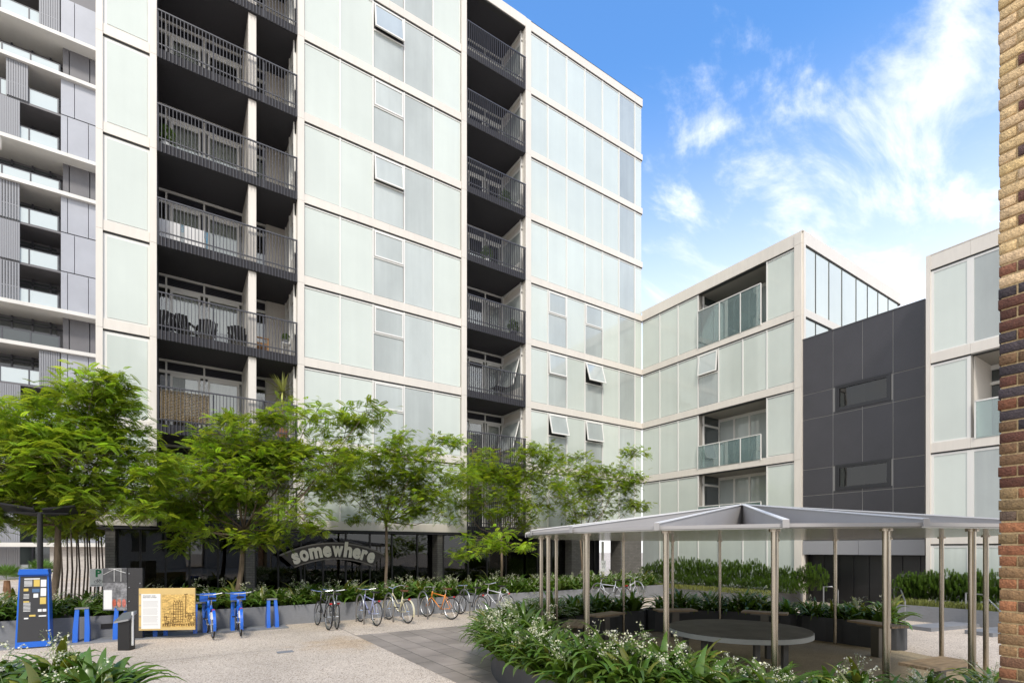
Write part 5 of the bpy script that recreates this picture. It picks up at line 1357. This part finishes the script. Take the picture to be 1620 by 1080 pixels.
# intercom bollard and handrails by the dark entrance
bp = at(1432, 17.2); bo = tag(empty('intercom_bollard', (*bp, 0), -TH), 'charcoal bollard with a pale cover beside the dark entrance', 'bollard')
m = MB(); m.box(-.13, .13, -.06, .06, 0, 1.32); m.build('body', CHAR, bo)
m = MB(); m.box(-.13, .13, -.075, .065, 1.321, 1.40); m.build('cap', GALV, bo)
m = MB(); m.box(-.10, .07, -.068, -.061, .88, 1.28); m.build('cover', mat('pale cover', (.42, .40, .36), .5), bo)
for pts, lab in ((((1303, 17.6), (1316, 17.6), (1326, 20.5)), 'pale handrail left of the dark entrance'), (((1415, 17.6), (1424, 17.0), (1432, 15.9)), 'pale handrail beside the intercom bollard'), (((1528, 15.0), (1556, 14.4), (1582, 13.4)), 'pale handrail at the right beside the brick wall')):
    P = [Vector((*at(*p), .95)) for p in pts]; P[-1].z = .62; c = P[0].copy(); c.z = 0
    m = MB(); m.tube([(P[0].x - c.x, P[0].y - c.y, 0)] + [p - c for p in P] + [(P[-1].x - c.x, P[-1].y - c.y, 0)], .022, 8); o = m.build('handrail', GALV); o.location = c; tag(o, lab, 'handrail', 'handrails near the entrance')
# low grey benches / ledges beyond the canopy
for p, w_, lab in (((1500, 14.6), 1.3, 'low stone slab on the ground beyond the nearest seat'), ((1580, 13.6), .9, 'low stone slab beside the brick wall')):
    m = MB(); m.box(-w_, w_, -.3, .3, 0, .10); o = m.build('stone_slab', CONC); o.location = (*at(*p), 0); o.rotation_euler = (0, 0, R(-12)); tag(o, lab, 'slab')

# small fan palms far left
def palm(px, Y, lab, h=.75):
    t = tag(empty('fan_palm', (*at(px, Y), 0)), lab, 'palm', 'small fan palms at the far left')
    m = MB(); m.tube([(0, 0, 0), (0, 0, h*.6), (0, 0, h)], [.16, .13, .10], 8); m.build('trunk', mat('palm trunk', (.24, .13, .07), .9) if 'palm trunk' not in MATS else MATS['palm trunk'], t)
    rs = np.random.RandomState(int(px)); V = []; F = []; T = []
    for i in range(22):
        az = rs.rand()*6.283; el = R(rs.uniform(5, 75)); d = np.array([math.cos(az)*math.cos(el), math.sin(az)*math.cos(el), math.sin(el)]); c = np.array([0, 0, h]) + d*.35
        s_ = np.cross(d, [0, 0, 1.]); s_ /= np.linalg.norm(s_); u = np.cross(s_, d)
        q = len(V); V += [(0, 0, h), tuple(c - s_*.008), tuple(c), tuple(c + s_*.008)]; F.append((q, q+1, q+2, q+3)); T += [(.8,)*3]*4
        for j in range(13):
            a = R(-78 + 13*j); e = (d*math.cos(a) + s_*math.sin(a)); w_ = (-d*math.sin(a) + s_*math.cos(a))*.022; q = len(V)
            V += [tuple(c), tuple(c + e*.25 + w_), tuple(c + e*.5 - np.array([0, 0, .06])), tuple(c + e*.25 - w_)]; F.append((q, q+1, q+2, q+3)); tt = rs.uniform(.8, 1.6); T += [(tt, tt, tt)]*4
    link('crown', np_mesh('crown', V, F, np.array(T)), SHRUB, t)
palm(11, 22, 'small fan palm at the left edge', .9); palm(66, 24, 'small fan palm seen behind the solar mast', 1.1)

# ------------------------------------------------------------------ things on the balconies
def bay_pos(px, row, y): return (on_y(px, y), y, Z(row) + .30)
def chair(px, y, row, lab, grp, M=BLACK, rz=0, low=True):
    t = tag(empty('balcony_chair', bay_pos(px, row, y), rz), lab, 'chair', grp)
    h = .38; m = MB()
    for i in range(5): m.box(-.26 + i*.107, -.26 + i*.107 + .09, -.25, .22, h - .02, h + .01)
    m.build('seat', M, t); m = MB()
    for i in range(6):
        x0 = -.27 + i*.092; tp_ = .86 - abs(i - 2.5)*.035; m.v += [(x0, .2, h), (x0 + .078, .2, h), (x0 + .078, .22, h), (x0, .22, h), (x0*1.1, .36, tp_), (x0*1.1 + .084, .36, tp_), (x0*1.1 + .084, .38, tp_), (x0*1.1, .38, tp_)]
        n = i*8; m.f += [(n, n+3, n+2, n+1), (n+4, n+5, n+6, n+7), (n, n+1, n+5, n+4), (n+1, n+2, n+6, n+5), (n+2, n+3, n+7, n+6), (n+3, n, n+4, n+7)]
    m.build('backrest', M, t)
    for sx in (-1, 1):
        for sy in (-.22, .2): m = MB(); m.box(.27*sx - .02, .27*sx + .02, sy - .02, sy + .02, 0, h + (.2 if True else 0)); m.build('leg', M, t)
        m = MB(); m.box(.27*sx - .05, .27*sx + .05, -.27, .24, h + .2, h + .225); m.build('armrest', M, t)
CG = 'dark chairs on the wide balconies'
for px, w_ in ((257, 'half hidden by the left pillar'), (291, 'second from the left pillar'), (326, 'third from the left pillar'), (377, 'nearest the white fin wall')):
    chair(px, .75, 2, 'dark slatted chair on the fully furnished wide balcony, ' + w_, CG, rz=R(rl_.uniform(150, 210)))
WN = mat('pine wood', (.52, .27, .09), .5)
chair(412, .7, 2, 'orange wooden chair right of the fin wall on the furnished balcony', 'wooden chairs on balconies', WN, R(90))
chair(755, .8, 3, 'brown wooden chair at the left of the narrow balcony', 'wooden chairs on balconies', mat('brown timber', (.20, .10, .055), .5), R(60))
def btable(px, y, row, lab, M, w_=.35):
    t = tag(empty('balcony_table', bay_pos(px, row, y)), lab, 'table', 'balcony tables'); m = MB(); m.box(-w_, w_, -.3, .3, .68, .71); m.build('table_top', M, t)
    for sx in (-1, 1):
        for sy in (-1, 1): m = MB(); m.box(sx*w_*.85 - .015, sx*w_*.85 + .015, sy*.25 - .015, sy*.25 + .015, 0, .68); m.build('leg', M, t)
btable(778, .8, 3, 'brown wooden table on the narrow balcony', MATS['brown timber']); btable(786, .8, 4, 'dark table on the lowest narrow balcony', BLACK, .4)
btable(790, .9, 2, 'dark table on the narrow balcony above the wooden table', BLACK)
# woven screen on the lowest wide balcony
x0, x1 = on_y(254, .02), on_y(330, .02); zz0 = Z(3) + .42
t = tag(empty('woven_screen', (x0, .0, Z(3))), 'woven tan cane screen tied inside the lowest visible wide balcony rail', 'screen')
m = MB(); n = 20
for i in range(n):
    z = zz0 - Z(3) + i*(1.02/n); pts = [((x1 - x0)*j/22, .015*(-1)**(i + j), z + .02) for j in range(23)]; m.tube(pts, .021, 4)
for j in range(0, 23, 2): m.box((x1-x0)*j/22 - .008, (x1-x0)*j/22 + .008, -.005, .005, zz0 - Z(3), zz0 - Z(3) + 1.03)
m.build('weave', mat('cane', (.36, .27, .15), .7, noise=[(9, .3, (1, 1, 1))]), t)
# yucca in a pot
yp = bay_pos(447, 3, .45); t = tag(empty('potted_yucca', yp), 'spiky yellow green yucca in a pot at the right end of the wide balcony', 'plant')
m = MB(); m.tube([(0, 0, 0), (0, 0, .4)], [.15, .2], 12); m.build('pot', mat('terracotta', (.35, .16, .09), .7), t)
m = MB(); m.tube([(0, 0, .4), (0, 0, 1.75)], .03, 6); m.build('trunk', BARK, t)
rs = np.random.RandomState(8); V = []; F = []; T = []
for i in range(60):
    az = rs.rand()*6.283; el = R(rs.uniform(-50, 88)); L_ = rs.uniform(.45, .85); d = np.array([math.cos(az)*math.cos(el), math.sin(az)*math.cos(el), math.sin(el)]); s_ = np.array([-math.sin(az), math.cos(az), 0])*.028; c = np.array([0, 0, 1.8])
    q = len(V); V += [tuple(c - s_*.6), tuple(c + s_*.6), tuple(c + d*L_*.55 + s_), tuple(c + d*L_*.55 - s_)]; F.append((q, q+1, q+2, q+3)); e = c + d*L_ - np.array([0, 0, .08]); V += [tuple(e - s_*.05), tuple(e + s_*.05)]; F.append((q+3, q+2, q+5, q+4)); tt = rs.uniform(.7, 1.3); T += [(tt, tt, tt)]*6
link('leaves', np_mesh('leaves', V, F, np.array(T)), mat('yucca leaf', (.36, .38, .10), .5, attr='tone'), t)
# drying rack with sheets
dp = bay_pos(288, 1, .9); t = tag(empty('drying_rack', dp), 'folding drying rack hung with white sheets on a wide balcony', 'drying rack')
m = MB()
for s in (-1, 1): m.tube([(-.75*s, -.2, 0), (-.75*s, .2, .95)], .012, 6); m.tube([(-.75*s, .2, 0), (-.75*s, -.2, .95)], .012, 6)
for i in range(5): m.tube([(-.75, -.2 + i*.1, .95), (.75, -.2 + i*.1, .95)], .008, 5)
m.build('rack_frame', mat('light blue tube', (.05, .35, .6), .4), t)
for s in (-1, 1): m = MB(); m.box(-.65 if s < 0 else .05, -.05 if s < 0 else .65, -.215, -.205, .15, .97); m.build('sheet', CURT, t)
pb = bay_pos(452, 2, .5); t = tag(empty('plant_stand', pb), 'small potted plant on a pale stand at the right end of the furnished balcony', 'plant')
m = MB(); m.box(-.18, .18, -.15, .15, .55, .58)
for sx in (-1, 1): m.box(.14*sx - .015, .14*sx + .015, -.1, .1, 0, .55)
m.build('stand', WHITE, t); m = MB(); m.tube([(0, 0, .58), (0, 0, .72)], [.07, .1], 10); m.build('pot', CONC, t)
o = bpy.data.objects.new('leaves', SM[0]); col.objects.link(o); o.parent = t; o.location = (0, 0, .66); o.scale = (.3, .3, .25)

# fallen leaves and litter on the ground: one scattered layer
rs = np.random.RandomState(12); V = []; F = []; T = []
for i in range(500):
    X_, Y_ = rs.uniform(-7, 1), rs.uniform(8, 15); x, y = court(X_, Y_); a = rs.rand()*6.28; s_ = rs.uniform(.006, .018); q = len(V)
    if (x - CC[0])**2 + (y - CC[1])**2 < 27 or y > -4.8: continue
    for k in range(4): V.append((x + math.cos(a + k*1.57)*s_*(1 if k % 2 else .5), y + math.sin(a + k*1.57)*s_*(1 if k % 2 else .5), .010))
    F.append((q, q+1, q+2, q+3)); t = rs.uniform(.4, 1.2); T += [(t, t*.8, t*.5)]*4
tag(link('leaf_litter', np_mesh('leaf_litter', V, F, np.array(T)), mat('dry leaf', (.22, .15, .07), .8, attr='tone')), 'scattered dry leaf litter on the aggregate', 'leaf litter', kind='stuff')

# joints and a cover plate in the aggregate paving
def strip(name, a, b, w_, M, lab):
    a, b = Vector((*a, 0)), Vector((*b, 0)); d = (b - a).normalized(); n = Vector((-d.y, d.x, 0))*w_/2; up = Vector((0, 0, .005))
    m = MB(); m.quad(a - n + up, b - n + up, b + n + up, a + n + up); tag(m.build(name, M), lab, kind='structure')
JT = mat('paving joint', (.17, .15, .13), .9)
strip('paving_joint', (pc[0], pc[1]), (pc[0], -4.8), .014, JT, 'control joint from the paver corner to the plinth')
strip('paving_joint', (pc[0], -9.2 + 1.2), (-40, -9.2 + 1.2), .012, JT, 'long control joint across the aggregate')
strip('paving_joint', (-24.5, -4.8), (-24.5, -30), .012, JT, 'cross joint in the aggregate')
strip('paving_joint', (pc[0] + 5.2, -10.5), (2, -10.5), .012, JT, 'control joint beyond the pavers')
q = court(-4.9, 11.1); m = MB(); m.box(-.16, .16, -.1, .1, 0, .006); m.tube([(-.16, -.1, .006), (.16, -.1, .006), (.16, .1, .006), (-.16, .1, .006)], .006, 4, closed=True)
o = m.build('access_cover', CONC); o.location = (*q, 0); tag(o, 'small metal access cover set in the aggregate', 'cover plate')
# plain tall building added behind the viewpoint to be mirrored in the window glass
tw = tag(empty('reflected_tower', (-27, -52, 0)), 'plain brick tower added behind the viewpoint, seen only mirrored in the window panes', 'building')
m = MB(); m.box(-9, 6, -10, 0, 0, 24); m.box(-4, 1, -9, -1, 24, 28); m.box(8, 22, -10, 1, 0, 13); m.build('wall', PBRICK, tw)
for i in range(5):
    for j in range(6): 
        m = MB(); m.box(-8 + i*2.9, -6.6 + i*2.9, .0, .06, 2 + j*3.6, 4.2 + j*3.6); m.build('window', MATS['dark pane'], tw)

for px, row, w_ in ((770, 0, 'third narrow balcony down'), (812, 1, 'narrow balcony with the white doors'), (800, -1, 'second narrow balcony from the top'), (262, 0, 'wide balcony above the drying rack')):
    t = tag(empty('potted_plant', bay_pos(px, row, .5)), 'small bushy pot plant behind the rail of the ' + w_, 'plant', 'pot plants on balconies')
    m = MB(); m.tube([(0, 0, 0), (0, 0, .35)], [.13, .18], 12); m.build('pot', CHAR if row else WHITE, t)
    o = bpy.data.objects.new('leaves', SM[1]); col.objects.link(o); o.parent = t; o.location = (0, 0, .25); o.scale = (.55, .55, .6)
